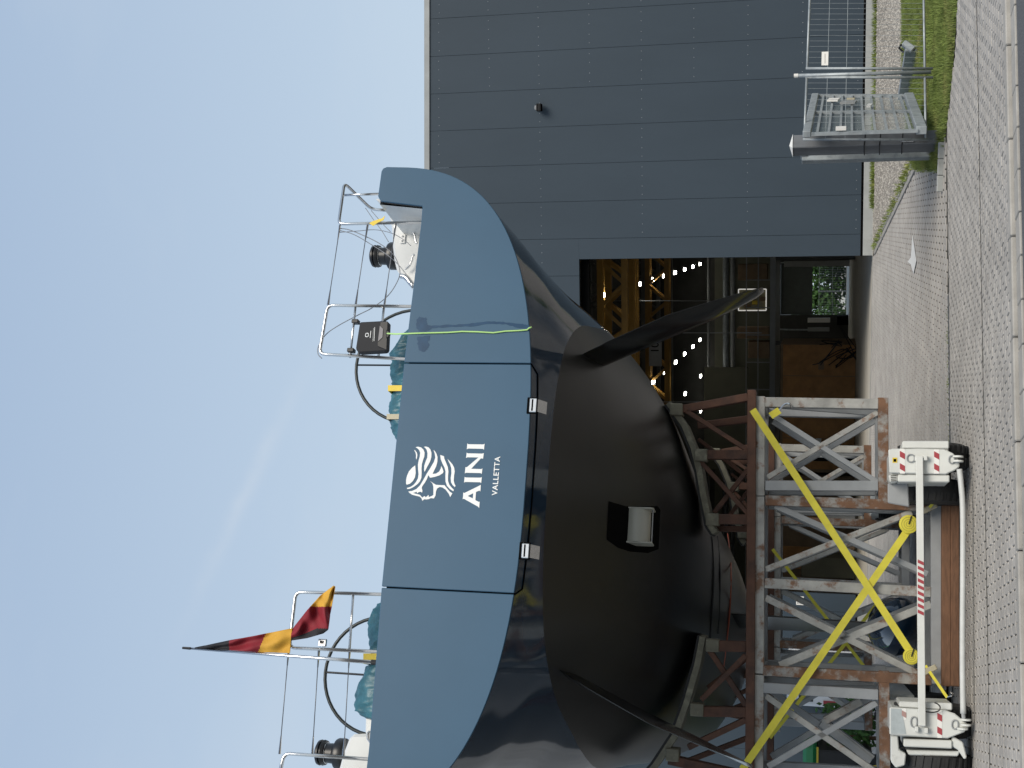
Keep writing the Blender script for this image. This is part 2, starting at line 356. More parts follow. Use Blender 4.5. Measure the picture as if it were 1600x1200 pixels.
# pavers
def boneshape(l, wd):
    a, b = l/2, wd/2; c = 0.014; k = l*0.20
    return [(-a, -b-c), (-a+k*0.6, -b-c), (-k*0.7, -b+c), (k*0.7, -b+c), (a-k*0.6, -b-c), (a, -b-c), (a, b+c), (a-k*0.6, b+c), (k*0.7, b-c), (-k*0.7, b-c), (-a+k*0.6, b+c), (-a, b+c)]
def paver_mesh(name, poly, m, th=0.05, ch=0.005):
    n = len(poly); cx = 0; vs = []; fs = []
    vs += [(x*0.93 if False else x-math.copysign(ch, x), y-math.copysign(ch, y), 0) for x, y in poly]
    vs += [(x, y, -ch*1.2) for x, y in poly] + [(x, y, -th) for x, y in poly]
    fs = [tuple(range(n))]+[(i, (i+1) % n, (i+1) % n+n, i+n) for i in range(n)]+[(i+n, (i+1) % n+n, (i+1) % n+2*n, i+2*n) for i in range(n)]
    me = bpy.data.meshes.new(name); me.from_pydata(vs, [], [f[::-1] if k else f for k, f in enumerate(fs)]); me.materials.append(m)
    return me, vs, [f[::-1] if k else f for k, f in enumerate(fs)]
def inview(p, mg=25):
    d = V(p)-EYE; k = d.dot(fwd)
    if k < 0.5: return False
    y = 600-F*d.dot(rt)/k; x = 800-F*d.dot(up)/k
    return -mg < x < 1600+mg and -mg < y < 1200+mg
def pave(parent, fr, a0, a1, b0, b1, poly, pa, pb, name, singles, inside=None, rnd=0.0025):
    me, pv, pf = paver_mesh(name, poly, M_PAVEO)
    cells = []; j = 0; b = b0+pb/2
    while b < b1-pb*0.3:
        a = a0+(pa/2 if j % 2 else 0)
        while a < a1:
            p = fr.w(a, b, 0)
            if (inside is None or inside(p)) and inview(p): cells.append(p)
            a += pa
        b += pb; j += 1
    cells.sort(key=lambda p: (p-EYE).length)
    ang = math.atan2(fr.t.y, fr.t.x); rz = Matrix.Rotation(ang, 3, 'Z')
    for p in cells[:singles]:
        o = bpy.data.objects.new(name, me); COL.objects.link(o); o.parent = parent
        z = gz(p)+random.uniform(-rnd, rnd); q = V((p.x, p.y, z))
        o.location = q-WL[parent.name]; o.rotation_euler = (random.gauss(0, 0.006), random.gauss(0, 0.006), ang+random.gauss(0, 0.004))
    if len(cells) > singles:
        mb = MB()
        for p in cells[singles:]:
            z = gz(p)+random.uniform(-rnd, rnd); tx, ty = random.gauss(0, 0.006), random.gauss(0, 0.006)
            mb.add([V((p.x, p.y, z))+rz @ V((v[0], v[1], v[2]+tx*v[0]+ty*v[1])) for v in pv], pf)
        me2 = bpy.data.meshes.new(name+'_field'); me2.from_pydata([tuple(v-WL[parent.name]) for v in mb.v], [], mb.f); me2.materials.append(M_PAVE)
        o = bpy.data.objects.new(name+'_field', me2); COL.objects.link(o); o.parent = parent; o['kind'] = 'stuff'
grass_edge = [ground(x, y) for x, y in ((1497, -30), (1495, 30), (1490, 100), (1484, 160), (1478, 205), (1471, 245), (1470, 262))]
def side_of_grass(p):      # True when p is on the street side of the verge's edge
    for a, b in zip(grass_edge, grass_edge[1:]):
        pass
    sp = (p-STR.o).dot(STR.t); pts = sorted([((g-STR.o).dot(STR.t), (g-STR.o).dot(STR.n)) for g in grass_edge])
    if sp < pts[0][0]: return True
    return (p-STR.o).dot(STR.n) < interp(sp, pts)
pave(sidewalk, STR, -6.5, 9.5, 0.02, 2.26, boneshape(0.186, 0.122), 0.20, 0.140, 'paver', 300, side_of_grass)
pave(sidewalk, STR, -6.5, 9.5, 2.36, 6.22, boneshape(0.186, 0.122), 0.20, 0.140, 'interlocking_paver', 0, side_of_grass)
# kerb stones, joint strips
kerbs = thing('kerb', STR.w(0, -0.08, 0), None, None); kerbs['kind'] = 'structure'; del kerbs['kind']
kerbs['label'] = 'row of pale kerb stones between block pavement and asphalt road'; kerbs['category'] = 'kerb'
for k in range(-7, 12):
    mb = MB(); boxw(mb, STR.w(k*0.98, 0, 0), STR.t, STR.n, (0.004, -0.15, -0.12), (0.972, -0.005, 0.012+random.uniform(-.003, .003)))
    bld('kerb_stone', mb, M_KERB, kerbs, bevel=0.012)
for k in range(-16, 26):
    mb = MB(); boxw(mb, STR.w(k*0.42, 0, 0), STR.t, STR.n, (0.004, -0.41, -0.12), (0.414, -0.156, -0.03+random.uniform(-.003, .003)))
    bld('gutter_stone', mb, M_KERB, kerbs, bevel=0.008)
chan = thing('drain_channel', STR.w(0, 6.3, 0), 'narrow dark drain channel line between pavement and hall forecourt', 'drain')
mb = MB(); boxw(mb, STR.w(0, 6.26, 0), STR.t, STR.n, (-7.2, 0, -0.06), (3.4, 0.075, 0.001)); bld('channel_body', mb, mat('dark_channel', (0.07, 0.075, 0.08), 0.7), chan)
mb = MB()
for k in range(0, 140): boxw(mb, STR.w(-7.2+k*0.075, 6.26, 0), STR.t, STR.n, (0.01, 0.02, 0.001), (0.045, 0.06, 0.006))
o = bld('grate_slots', mb, M_GREYC, chan); o['kind'] = 'stuff'
mb = MB(); boxw(mb, STR.w(0, 2.27, 0), STR.t, STR.n, (-7, 0.0, -0.06), (10, 0.08, -0.004)); tag(bld('border_strip', mb, M_JOINT), kind='structure')

# forecourt in front of the hall door
tri = [ground(1430, 262), ground(1367, 395)]     # edging line between forecourt and gravel
def right_of_edge(p):
    a, b = tri; d = b-a; return (d.x*(p.y-a.y)-d.y*(p.x-a.x)) < 0
def in_fore(p):
    if (p-STR.o).dot(STR.n) < 6.42: return False
    if (p-FAC.o).dot(FAC.n) > -0.12: return False
    return not right_of_edge(p)
fore = grid_sheet('forecourt', FAC, -26, -4.6, -19, -0.02, 10, 24, M_JOINT, -0.014)
pave(fore, FAC, -24, -4.0, -19, -0.1, [(-.089, -.089), (.089, -.089), (.089, .089), (-.089, .089)], 0.2, 0.2, 'forecourt_paver', 0, in_fore)
# pale edging stones
edg = thing('edging_stones', tri[0], 'double row of pale edging stones between forecourt paving and gravel strip', 'edging')
L = (tri[1]-tri[0]); n_ = int(L.length/1.0); dd = L.normalized(); dn = V((-dd.y, dd.x, 0))
for k in range(n_+1):
    for off in (0, 0.16):
        p = tri[0]+dd*(k*1.0); q = tri[0]+dd*min(k*1.0+0.985, L.length)
        if (q-p).length < 0.1: continue
        mb = MB(); p = p-dn*off; q = q-dn*off; p.z = gz(p); q.z = gz(q)
        bar(p+V((0, 0, -0.02)), q+V((0, 0, -0.02)), 0.13, 0.09, mb=mb); bld('edging_stone', mb, M_KERB, edg, bevel=0.008)
# gravel strip and verge
def strip(name, pts, m, dz):
    mb = MB(); n = len(pts)//2
    for i in range(len(pts)):
        pass
    return mb
g_near = [ground(1411, -40), ground(1411, 0), ground(1413, 60), ground(1416, 130), ground(1420, 200), ground(1430, 262)]
g_far = [FAC.w(2.0, -0.15, 0), FAC.w(0, -0.15, 0), FAC.w(-1.3, -0.15, 0), FAC.w(-3.5, -0.15, 0), FAC.w(-6, -0.15, 0), FAC.w(-8.3, -0.15, 0)]
def ribbon(name, A, B, k, m, dz):
    mb = MB(); vs = []; n = len(A)
    for i in range(n):
        for j in range(k+1):
            p = A[i].lerp(B[i], j/k); p = V((p.x, p.y, 0)); p.z = gz(p)+dz; vs.append(p)
    mb.add(vs, [(i*(k+1)+j, i*(k+1)+j+1, (i+1)*(k+1)+j+1, (i+1)*(k+1)+j) for i in range(n-1) for j in range(k)])
    return tag(bld(name, mb, m), kind='structure')
ribbon('gravel_strip', g_near, g_far, 14, M_SOIL, 0.0)
v_near = [ground(1497, -40), ground(1496, 0), ground(1492, 60), ground(1487, 130), ground(1478, 200), ground(1471, 262)]
ribbon('grass_verge', v_near, g_near, 10, M_EARTH, -0.004)
def scatter(A, B, n, fn, dens=None):
    m = len(A)-1
    for _ in range(n):
        i = random.randrange(m); t = random.random(); u_ = random.random()
        p = A[i].lerp(A[i+1], t).lerp(B[i].lerp(B[i+1], t), u_); p = V((p.x, p.y, 0)); p.z = gz(p)
        if dens and random.random() > dens(p, u_): continue
        fn(p, u_)
stones = MB()
def stone(p, u_):
    r = random.uniform(0.012, 0.032); a = random.random()*6
    vs = [p+V((math.cos(a+k*1.57)*r*random.uniform(.7, 1.1), math.sin(a+k*1.57)*r*random.uniform(.7, 1.1), r*0.1)) for k in range(4)]+[p+V((0, 0, r*random.uniform(.6, 1)))]
    stones.add(vs, [(0, 1, 4), (1, 2, 4), (2, 3, 4), (3, 0, 4)])
scatter(g_near, g_far, 15000, stone)
tag(bld('gravel', stones, M_STONE), kind='stuff')
def blade(mb, p, h, wd, lean, mi=0):
    a = random.random()*6.28; s_ = V((math.cos(a), math.sin(a), 0))*wd; b = random.random()*6.28; l = V((math.cos(b), math.sin(b), 0))*lean
    mb.add([p-s_, p+s_, p+l*0.5+s_*0.6+V((0, 0, h*0.6)), p+l+V((0, 0, h))], [(0, 1, 2), (0, 2, 3)], mi)
gb = MB()
def gr(p, u_):
    nz = noise.noise(p*1.3)*0.5+0.5
    for _ in range(3):
        q = p+V((random.gauss(0, .03), random.gauss(0, .03), -0.01)); blade(gb, q, random.uniform(0.04, 0.11)*(0.6+nz), 0.005, random.uniform(0.01, 0.06))
scatter(v_near, g_near, 26000, gr)
tag(bld('grass', gb, M_GRASS), kind='stuff')
wb = MB()
def weed(p, u_):
    for _ in range(5): blade(wb, p+V((random.gauss(0, .05), random.gauss(0, .05), 0)), random.uniform(0.04, 0.16), 0.012, random.uniform(0.02, 0.1))
scatter([FAC.w(4-k, -0.75, 0) for k in range(12)], [FAC.w(4-k, -0.32, 0) for k in range(12)], 1500, weed, lambda p, u_: 0.35+0.65*(noise.noise(p*1.1) > -0.1))
scatter([tri[0]+V((.1, 0, 0)), tri[0].lerp(tri[1], .5)+V((.1, 0, 0)), tri[1]+V((.1, 0, 0))], [tri[0]+V((.25, 0, 0)), tri[0].lerp(tri[1], .5)+V((.22, 0, 0)), tri[1]+V((.2, 0, 0))], 120, weed)
scatter([STR.w(3.2-k, 6.36, 0) for k in range(5)], [STR.w(3.2-k, 6.30, 0) for k in range(5)], 60, lambda p, u_: [blade(wb, p+V((random.gauss(0, .03), random.gauss(0, .02), -.01)), random.uniform(.02, .05), .006, .03) for _ in range(4)])
tag(bld('weeds', wb, M_WEED), kind='stuff')

# ================================================================== THE HALL BUILDING
hall = thing('boat_hall', FAC.w(-8, 0, 0.47), 'large dark grey panelled boat hall with tall open doorway', 'building')
TOPZ = 13.40; BASEZ = 0.80; DL, DR = -18.17, -8.31; DTOP = 8.88
ZR0 = FAC.px(672, 0); ZR1 = FAC.px(672, 262)
def roofz(i):
    ia, ib = (ZR0-FAC.o).dot(FAC.t), (ZR1-FAC.o).dot(FAC.t); return ZR0.z+(ZR1.z-ZR0.z)*(i-ia)/(ib-ia)
def panel(i0, i1, z0, z1):
    mb = MB(); a_, b_ = i0+0.0035, i1-0.0035; za, zb = (roofz(a_), roofz(b_)) if z1 == TOPZ else (z1, z1)
    prism([FAC.w(a_, -0.02, z0), FAC.w(b_, -0.02, z0), FAC.w(b_, -0.02, zb), FAC.w(a_, -0.02, za)], FAC.n*0.1, mb); return bld('wall_panel', mb, M_CLAD, hall, bevel=0.003)
k = 7
seams = [-1.1*k for k in range(-9, 28)]
for s0 in seams:
    a, b = s0-1.1, s0
    if b > DR+0.001 and a < DR-0.001:
        panel(DR, b, BASEZ, DTOP); panel(a, b, DTOP+0.0, TOPZ)
    elif a < DL-0.001 and b > DL+0.001:
        panel(a, DL, BASEZ, DTOP); panel(a, b, DTOP, TOPZ)
    elif a >= DL-0.001 and b <= DR+0.001: panel(a, b, DTOP, TOPZ)
    else: panel(a, b, BASEZ, TOPZ)
mb = MB(); 
for a, b in ((-30.8, DL-0.05), (DR+0.05, 9.9)): boxw(mb, FAC.o, FAC.t, FAC.n, (a, 0.09, BASEZ), (b, 0.2, 12.7))
boxw(mb, FAC.o, FAC.t, FAC.n, (DL-0.05, 0.09, DTOP+0.05), (DR+0.05, 0.2, 12.7)); bld('wall_core', mb, M_SEAL, hall)
mb = MB()
rowz = [13.04, 11.52, 10.01, 8.5, 6.98, 5.47, 3.95, 2.44, 0.93]
for s0 in seams:
    for z in rowz:
        if z > 13: z = roofz(s0)-0.27
        if DL-1.1 < s0-0.55 < DR+0.5 and z < DTOP: continue
        if z in (11.52, 8.5, 5.47, 2.44) and s0 < -3.0: continue
        for dx in (0.16, 0.40, 0.70, 0.95):
            p = FAC.w(s0-1.1+dx, -0.022, z); lathe(p, -FAC.n, [(0, 0.011), (0.005, 0.011), (0.008, 0.006)], 6, mb)
o = bld('screw_heads', mb, mat('bright_screw', (0.34, 0.36, 0.38), 0.4, 0.4), hall); o['kind'] = 'stuff'
mb = MB(); prism([FAC.w(-31, -0.06, roofz(-31)), FAC.w(10, -0.06, roofz(10)), FAC.w(10, -0.06, roofz(10)+0.17), FAC.w(-31, -0.06, roofz(-31)+0.17)], FAC.n*0.46, mb); bld('roof_trim', mb, M_TRIM, hall, bevel=0.01)
mb = MB()
boxw(mb, FAC.o, FAC.t, FAC.n, (-31, -0.03, BASEZ-0.06), (DL, 0.1, BASEZ-0.005)); boxw(mb, FAC.o, FAC.t, FAC.n, (DR, -0.03, BASEZ-0.06), (10, 0.1, BASEZ-0.005))
bld('drip_flashing', mb, M_SEAL, hall)
for a, b in ((-31, DL), (DR-0.0, 10)):
    kk = a
    while kk < b-0.05:
        e2 = min(kk+3.6, b); mb = MB(); boxw(mb, FAC.o, FAC.t, FAC.n, (kk+0.006, -0.10, 0.2), (e2-0.006, 0.15, BASEZ-0.065)); bld('plinth', mb, M_CONC, hall, bevel=0.008); kk = e2
# body of the hall: side walls, roof, back wall with a doorway, floor
HD = 44.0
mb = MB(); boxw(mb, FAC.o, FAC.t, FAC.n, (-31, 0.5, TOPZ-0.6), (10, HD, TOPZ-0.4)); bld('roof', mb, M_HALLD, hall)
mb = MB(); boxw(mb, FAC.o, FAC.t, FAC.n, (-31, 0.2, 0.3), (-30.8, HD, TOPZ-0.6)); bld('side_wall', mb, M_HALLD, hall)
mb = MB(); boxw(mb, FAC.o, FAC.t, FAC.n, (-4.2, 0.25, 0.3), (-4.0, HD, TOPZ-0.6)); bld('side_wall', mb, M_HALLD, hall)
BK = Frame(FAC.w(0, HD, 0), -7.12)
pa = BK.px(1220, 413); pb = BK.px(1334, 492); bx0 = (pb-BK.o).dot(BK.t); bx1 = (pa-BK.o).dot(BK.t); bzt = pa.z
bz0 = 0.47
mb = MB()
boxw(mb, BK.o, BK.t, BK.n, (-31, 0, 0.3), (bx0, 0.2, TOPZ-0.6)); boxw(mb, BK.o, BK.t, BK.n, (bx1, 0, 0.3), (-4.0, 0.2, TOPZ-0.6)); boxw(mb, BK.o, BK.t, BK.n, (bx0, 0, bzt), (bx1, 0.2, TOPZ-0.6))
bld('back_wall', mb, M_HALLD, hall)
fl = MB(); boxw(fl, FAC.o, FAC.t, FAC.n, (-30.8, -0.12, 0.36), (-4.2, HD, 0.47)); tag(bld('hall_floor', fl, M_HALLF), kind='structure')
mb = MB(); boxw(mb, FAC.o, FAC.t, FAC.n, (DL, -0.19, 0.38), (DR, -0.125, 0.474)); bld('door_sill', mb, M_TRIM, hall)
# lintel rails of the door
mb = MB(); boxw(mb, FAC.o, FAC.t, FAC.n, (DL, 0.25, DTOP-0.25), (DR, 0.35, DTOP)); bld('door_rail', mb, M_SEAL, hall)
# sliding shutter half open in the back doorway
zs = BK.px(1270, 450).z
n_s = int((bzt-zs)/0.16)
for k in range(n_s):
    mb = MB(); boxw(mb, BK.o, BK.t, BK.n, (bx0, 0.25, bzt-0.16*(k+1)+0.0), (bx1, 0.29-0.012*(k % 2), bzt-0.16*k)); bld('shutter_slat', mb, mat('shutter_grey_green', (0.10, 0.115, 0.105), 0.5), hall)
mb = MB()
dfp = [BK.w(bx1-0.1, -0.12, 3.2), BK.w(bx1-0.1, -0.12, bzt+0.45), BK.w(bx0+0.0, -0.12, bzt+0.45), BK.w(bx0-0.75, -0.12, bzt+0.3), BK.w(bx0-0.9, -0.12, bzt-0.5), BK.w(bx0-0.9, -0.12, 1.6)]
tube(smoothpath(dfp, 5), 0.05, 8, mb); bld('door_frame_tube', mb, M_GALV, hall)
# light beyond the back door: hedge, fence, ground
bk = Frame(BK.w(0, 9, 0), -7.12)
mb = MB(); boxw(mb, BK.o, BK.t, BK.n, (bx0-14, 0.3, 0.2), (bx1+14, 60, 0.46)); tag(bld('back_yard', mb, mat('yard_gravel', (0.42, 0.40, 0.34), 0.9)), kind='structure')
def leafball(mb, c, r, n, sz=0.10, sq=1.0):
    for _ in range(n):
        d = V((random.gauss(0, 1), random.gauss(0, 1), random.gauss(0, 1))).normalized()*r*random.uniform(0.55, 1.0)*(1+0.25*noise.noise(V(c)+V((random.random(), 0, 0))))
        p = V(c)+V((d.x, d.y, d.z*sq)); a = V((random.gauss(0, 1), random.gauss(0, 1), random.gauss(0, 1))).normalized()*sz; b = a.orthogonal().normalized()*sz*0.6
        mb.add([p-a, p-b, p+a, p+b], [(0, 1, 2, 3)])
for k, off in enumerate((-2.5, 0.0, 2.4, 4.6)):
    c = bk.w((bx0+bx1)/2+off, 3+k % 2, 0.47)
    t = thing('hedge_shrub', c, ['dim green shrub behind rear fence, leftmost', 'green shrub framed by the rear doorway', 'bright green shrub at right of rear doorway', 'green shrub mostly hidden right of rear doorway'][k], 'shrub')
    mb = MB(); leafball(mb, c+V((0, 0, 1.9)), 1.9, 2600, 0.16, 1.2); bld('crown', mb, M_LEAF, t)
    mb = MB(); tube([c, c+V((0.05, 0, 1.8))], [0.09, 0.04], 6, mb); bld('trunk', mb, M_WOOD, t)
t = thing('mesh_fence', bk.w((bx0+bx1)/2, 0, 0.47), 'pale wire mesh fence seen through the rear doorway', 'fence')
mb = MB()
for k in range(60): bar(bk.w(bx0-1+k*0.12, 0, 0.47), bk.w(bx0-1+k*0.12, 0, 2.3), 0.012, 0.012, mb=mb)
o = bld('wire', mb, M_TRIM, t)
for k in range(4):
    mb = MB(); bar(bk.w(bx0-1+k*2, 0, 0.47), bk.w(bx0-1+k*2, 0, 2.35), 0.06, 0.06, mb=mb); bld('post', mb, M_TRIM, t)
mb = MB(); bar(bk.w(bx0-1, 0, 2.3), bk.w(bx0+6, 0, 2.3), 0.03, 0.03, mb=mb); bar(bk.w(bx0-1, 0, 1.4), bk.w(bx0+6, 0, 1.4), 0.02, 0.02, mb=mb); bld('rail', mb, M_TRIM, t)

# hall lamps in rows; positions from the photo at the lamps' own height
def at_z(x, y, z): d = ray(x, y); return EYE+d*((z-CAMH)/d.z)
LZ = 9.35
lamps = [(943, 461), (999, 444), (1021, 437), (1038, 431), (1055, 426), (1070, 421), (1083, 416.5), (1094, 412.5),
         (1021, 597), (1039, 581), (1056, 566), (1070, 553), (1083, 541.5), (1094, 531), (1071, 615), (1095, 587.5), (1095, 642), (1073, 675)]
lp0 = None
names = ['nearest', 'second', 'third', 'fourth', 'fifth', 'sixth', 'seventh', 'farthest']
for i, (x, y) in enumerate(lamps):
    p = at_z(x, y, LZ)
    if i < 8: lab = 'glowing hall lamp, %s of the right-hand ceiling row' % names[i]
    elif i < 14: lab = 'glowing hall lamp, %s of the middle ceiling row' % (names[i-8] if i < 13 else 'farthest')
    else: lab = ['glowing hall lamp just right of the cradle, nearer of its pair', 'glowing hall lamp beyond the middle row', 'glowing hall lamp above the red cradle strut', 'glowing hall lamp behind the hull pad'][i-14]
    t = thing('ceiling_lamp', p, lab, 'lamp', 'lamps in rows under the hall ceiling')
    mb = MB(); bar(p-FAC.n*0.3, p+FAC.n*0.3, 0.15, 0.05, mb=mb); bld('diffuser', mb, M_LAMP, t)
    mb = MB(); bar(p-FAC.n*0.32+V((0, 0, .09)), p+FAC.n*0.32+V((0, 0, .09)), 0.26, 0.08, mb=mb); bld('housing', mb, M_HALLS, t)
# roof trusses
for k in range(7):
    b = 4+k*6.0; t = thing('roof_truss', FAC.w(-17, b, 10.3), 'dark steel roof truss inside the hall, %s from the door' % ['first', 'second', 'third', 'fourth', 'fifth', 'sixth', 'seventh'][k], 'truss')
    mb = MB(); bar(FAC.w(-30.5, b, 12.6), FAC.w(-4.3, b, 12.6), 0.2, 0.2, mb=mb); bld('top_chord', mb, M_HALLS, t)
    mb = MB(); bar(FAC.w(-30.5, b, 10.9), FAC.w(-4.3, b, 10.9), 0.2, 0.2, mb=mb); bld('bottom_chord', mb, M_HALLS, t)
    for j in range(13):
        mb = MB(); a0 = -30+j*2.0; bar(FAC.w(a0, b, 10.9), FAC.w(a0+1.0, b, 12.6), 0.1, 0.1, mb=mb); bar(FAC.w(a0+1, b, 12.6), FAC.w(a0+2.0, b, 10.9), 0.1, 0.1, mb=mb); bld('web_strut', mb, M_HALLS, t)
# yellow travelling crane: lattice girders across the hall
def girder(b, zt, zb, lab, m, wd=1.2, sz=0.24):
    t = thing('crane_girder', FAC.w(-12, b, zb), lab, 'crane')
    for z, bb in ((zt, b), (zb, b), (zb, b+wd), (zt, b+wd)):
        mb = MB(); bar(FAC.w(-30, bb, z), FAC.w(-4.4, bb, z), sz, sz, mb=mb); bld('chord', mb, m, t)
    for j in range(16):
        a0 = -28+j*1.5
        for bb in (b, b+wd):
            mb = MB(); bar(FAC.w(a0, bb, zt), FAC.w(a0+0.75, bb, zb), 0.09, 0.12, mb=mb); bld('lattice_bar', mb, m, t)
            mb = MB(); bar(FAC.w(a0+0.75, bb, zb), FAC.w(a0+1.5, bb, zt), 0.09, 0.12, mb=mb); bld('lattice_bar', mb, m, t)
    return t
def zat(x, b): # world height on the plane b metres inside the hall
    fr = Frame(FAC.w(0, b, 0), -7.12); return fr.px(x, 450).z
girder(4.5, zat(938, 4.5), zat(976, 4.5), 'nearest yellow lattice crane girder under the hall roof', M_CRANE, 1.6, 0.20)
girder(7.2, zat(944, 7.2), zat(990, 7.2), 'yellow lattice crane girder with bright lower flange, behind the nearest', M_CRANE, 0.5, 0.22)
girder(20, zat(1012, 20), zat(1042, 20), 'farther thin yellow crane girder deeper inside the hall', M_CRANE, 0.5, 0.22)
pl_ = Frame(FAC.w(0, 18, 0), -7.12)
c = pl_.px(1024, 540); mb = MB(); bar(c-pl_.t*0.9, c+pl_.t*0.9, 0.1, 0.55, side=pl_.n, mb=mb)
t = thing('crane_load_plate', c, 'grey hoist housing marked 10t on the far crane girder', 'hoist'); bld('plate', mb, M_GREYC, t)
def text_mesh(name, s, size, origin, tx, tz, m, parent, ext=0.003, bold=0.0, space=1.0, sx=1.0):
    cu = bpy.data.curves.new(name, 'FONT'); cu.body = s; cu.size = size; cu.extrude = ext; cu.offset = bold; cu.space_character = space; cu.align_x = 'CENTER'; cu.align_y = 'CENTER'
    tmp = bpy.data.objects.new('tmp', cu); COL.objects.link(tmp); dg = bpy.context.evaluated_depsgraph_get(); me = bpy.data.meshes.new_from_object(tmp.evaluated_get(dg))
    bpy.data.objects.remove(tmp)
    tx, tz = V(tx), V(tz); ty = tx.cross(tz)
    mb = MB(); mb.add([V(origin)+tx*v.co.x*sx+tz*v.co.y-ty*0+(-ty)*(-v.co.z) for v in me.vertices], [tuple(p.vertices) for p in me.polygons])
    return bld(name, mb, m, parent)
text_mesh('capacity_lettering', '10t', 0.5, c-pl_.n*0.07, pl_.t, V((0, 0, 1)), M_SEAL, t)

# things standing in the hall ------------------------------------------------
IN = Frame(FAC.w(0, 20, 0), -7.12)
def inbox(fr, x0, y0, x1, y1, depth, m, name, label, cat, extra=None):
    a = fr.px(x0, y0); b = fr.px(x1, y1); ia, ib = (a-fr.o).dot(fr.t), (b-fr.o).dot(fr.t); i0, i1 = min(ia, ib), max(ia, ib); z0, z1 = min(a.z, b.z), max(a.z, b.z)
    t = thing(name, fr.w((i0+i1)/2, depth/2, z0), label, cat)
    mb = MB(); boxw(mb, fr.o, fr.t, fr.n, (i0, 0, z0), (i1, depth, z1)); bld('body', mb, m, t, bevel=0.02)
    return t, i0, i1, z0, z1
t, i0, i1, z0, z1 = inbox(IN, 1220, 538, 1336, 735, 3, M_CARD, 'plywood_cabin', 'orange-brown plywood cabin wall left of the rear doorway', 'cabin')
nn = 4
for k in range(nn):
    mb = MB(); a = lerp(i0, i1, k/nn); b = lerp(i0, i1, (k+1)/nn); boxw(mb, IN.o, IN.t, IN.n, (a+0.015, -0.03, z0+0.05), (b-0.015, -0.002, z1-0.1)); bld('plywood_sheet', mb, M_PLY, t)
mb = MB(); boxw(mb, IN.o, IN.t, IN.n, (i0, -0.06, z1-0.09), (i1, -0.001, z1)); bld('top_rail', mb, M_CARD, t)
a = IN.px(1279, 690); mb = MB(); boxw(mb, a, IN.t, IN.n, (-0.15, -0.045, -0.12), (0.15, -0.032, 0.12)); bld('paper_notice', mb, M_SIGN, t)
a = IN.px(1283, 572); mb = MB(); boxw(mb, a, IN.t, IN.n, (-0.15, -0.045, -0.12), (0.15, -0.032, 0.12)); bld('outlined_notice', mb, M_CARD, t)
# tangled hoses on the cabin wall
mb = MB()
for k in range(5):
    c0 = IN.px(1312+random.uniform(-14, 16), 562+random.uniform(-22, 22)); pts = [c0+V((random.gauss(0, .5), -0.1-0.02*k, random.gauss(0, .45))) for _ in range(6)]
    tube(smoothpath(pts, 5), 0.022, 6, mb)
tag(bld('hose_bundle', mb, M_BLACK), 'tangle of black hoses hanging low on the plywood cabin', 'hoses')
t, *_ = inbox(IN, 1222, 726, 1337, 740, .3, M_CARD, 'timber_stack', 'brown upright timber stack at the cabin corner', 'timber')
t, i0, i1, z0, z1 = inbox(IN, 1215, 742, 1336, 930, 3, M_CARD, 'storage_cupboard', 'dim brown storage wall behind the cradle tower', 'cupboard')
for k in range(5):
    mb = MB(); a = lerp(i0, i1, k/5); b = lerp(i0, i1, (k+1)/5); boxw(mb, IN.o, IN.t, IN.n, (a+0.02, -0.03, z0+0.05), (b-0.02, -0.002, z1-0.1)); bld('door_leaf', mb, M_PLY if k % 2 else M_CARD, t)
# mezzanine with rail and stock on it
MZ = Frame(FAC.w(0, 24, 0), -7.12)
a = MZ.px(1207, 400); zt = a.z
t = thing('mezzanine', MZ.w(-13, 3, zt), 'steel mezzanine deck with guard rail across the hall', 'mezzanine')
mb = MB(); boxw(mb, MZ.o, MZ.t, MZ.n, (-30, 0, zt-0.15), (-4.5, 6, zt+0.1)); bld('deck', mb, M_TRIM, t)
for zz in (0.55, 1.1):
    mb = MB(); bar(MZ.w(-30, 0, zt+0.1+zz), MZ.w(-4.5, 0, zt+0.1+zz), 0.05, 0.05, mb=mb); bld('guard_rail', mb, M_TRIM, t)
for k in range(20):
    mb = MB(); bar(MZ.w(-29.5+k*1.3, 0, zt), MZ.w(-29.5+k*1.3, 0, zt+1.2), 0.05, 0.05, mb=mb); bld('rail_post', mb, M_TRIM, t)
mb = MB(); boxw(mb, MZ.o, MZ.t, MZ.n, (-30, 6, zt), (-4.5, 6.1, zt+3.2)); bld('rear_wall', mb, M_OLIVE, t)
for k in range(7):
    mb = MB(); bar(MZ.w(-29+k*4, 0.3, 0.47), MZ.w(-29+k*4, 0.3, zt-0.15), 0.2, 0.2, mb=mb); bld('column', mb, M_HALLS, t)
labs = [('stack of cartons on the mezzanine beside the right door jamb', 1153, 413, 1196, 438), ('brown carton stack left of the lit mezzanine window', 1152, 512, 1198, 529), ('rust-brown crate on the mezzanine, left of the cartons', 1169, 534, 1199, 560)]
for l_, x0, y0, x1, y1 in labs: inbox(Frame(MZ.w(0, 0.6, 0), -7.12), x0, y0, x1+3, y1, 1.0, M_CARD, 'carton_stack', l_, 'cartons')
WN = Frame(MZ.w(0, 1.6, 0), -7.12)
a = WN.px(1154, 452); b = WN.px(1197, 485); i1, i0 = (a-WN.o).dot(WN.t), (b-WN.o).dot(WN.t); z1, z0 = a.z, b.z
t = thing('lit_window', WN.w((i0+i1)/2, 0, z0), 'brightly outlined rectangular window on the mezzanine behind the rudder tip', 'window')
for p, q in (((i0, z0), (i1, z0)), ((i0, z1), (i1, z1)), ((i0, z0), (i0, z1)), ((i1, z0), (i1, z1))):
    mb = MB(); bar(WN.w(p[0], 0, p[1]), WN.w(q[0], 0, q[1]), 0.05, 0.05, mb=mb); bld('lit_frame', mb, M_LITW, t)
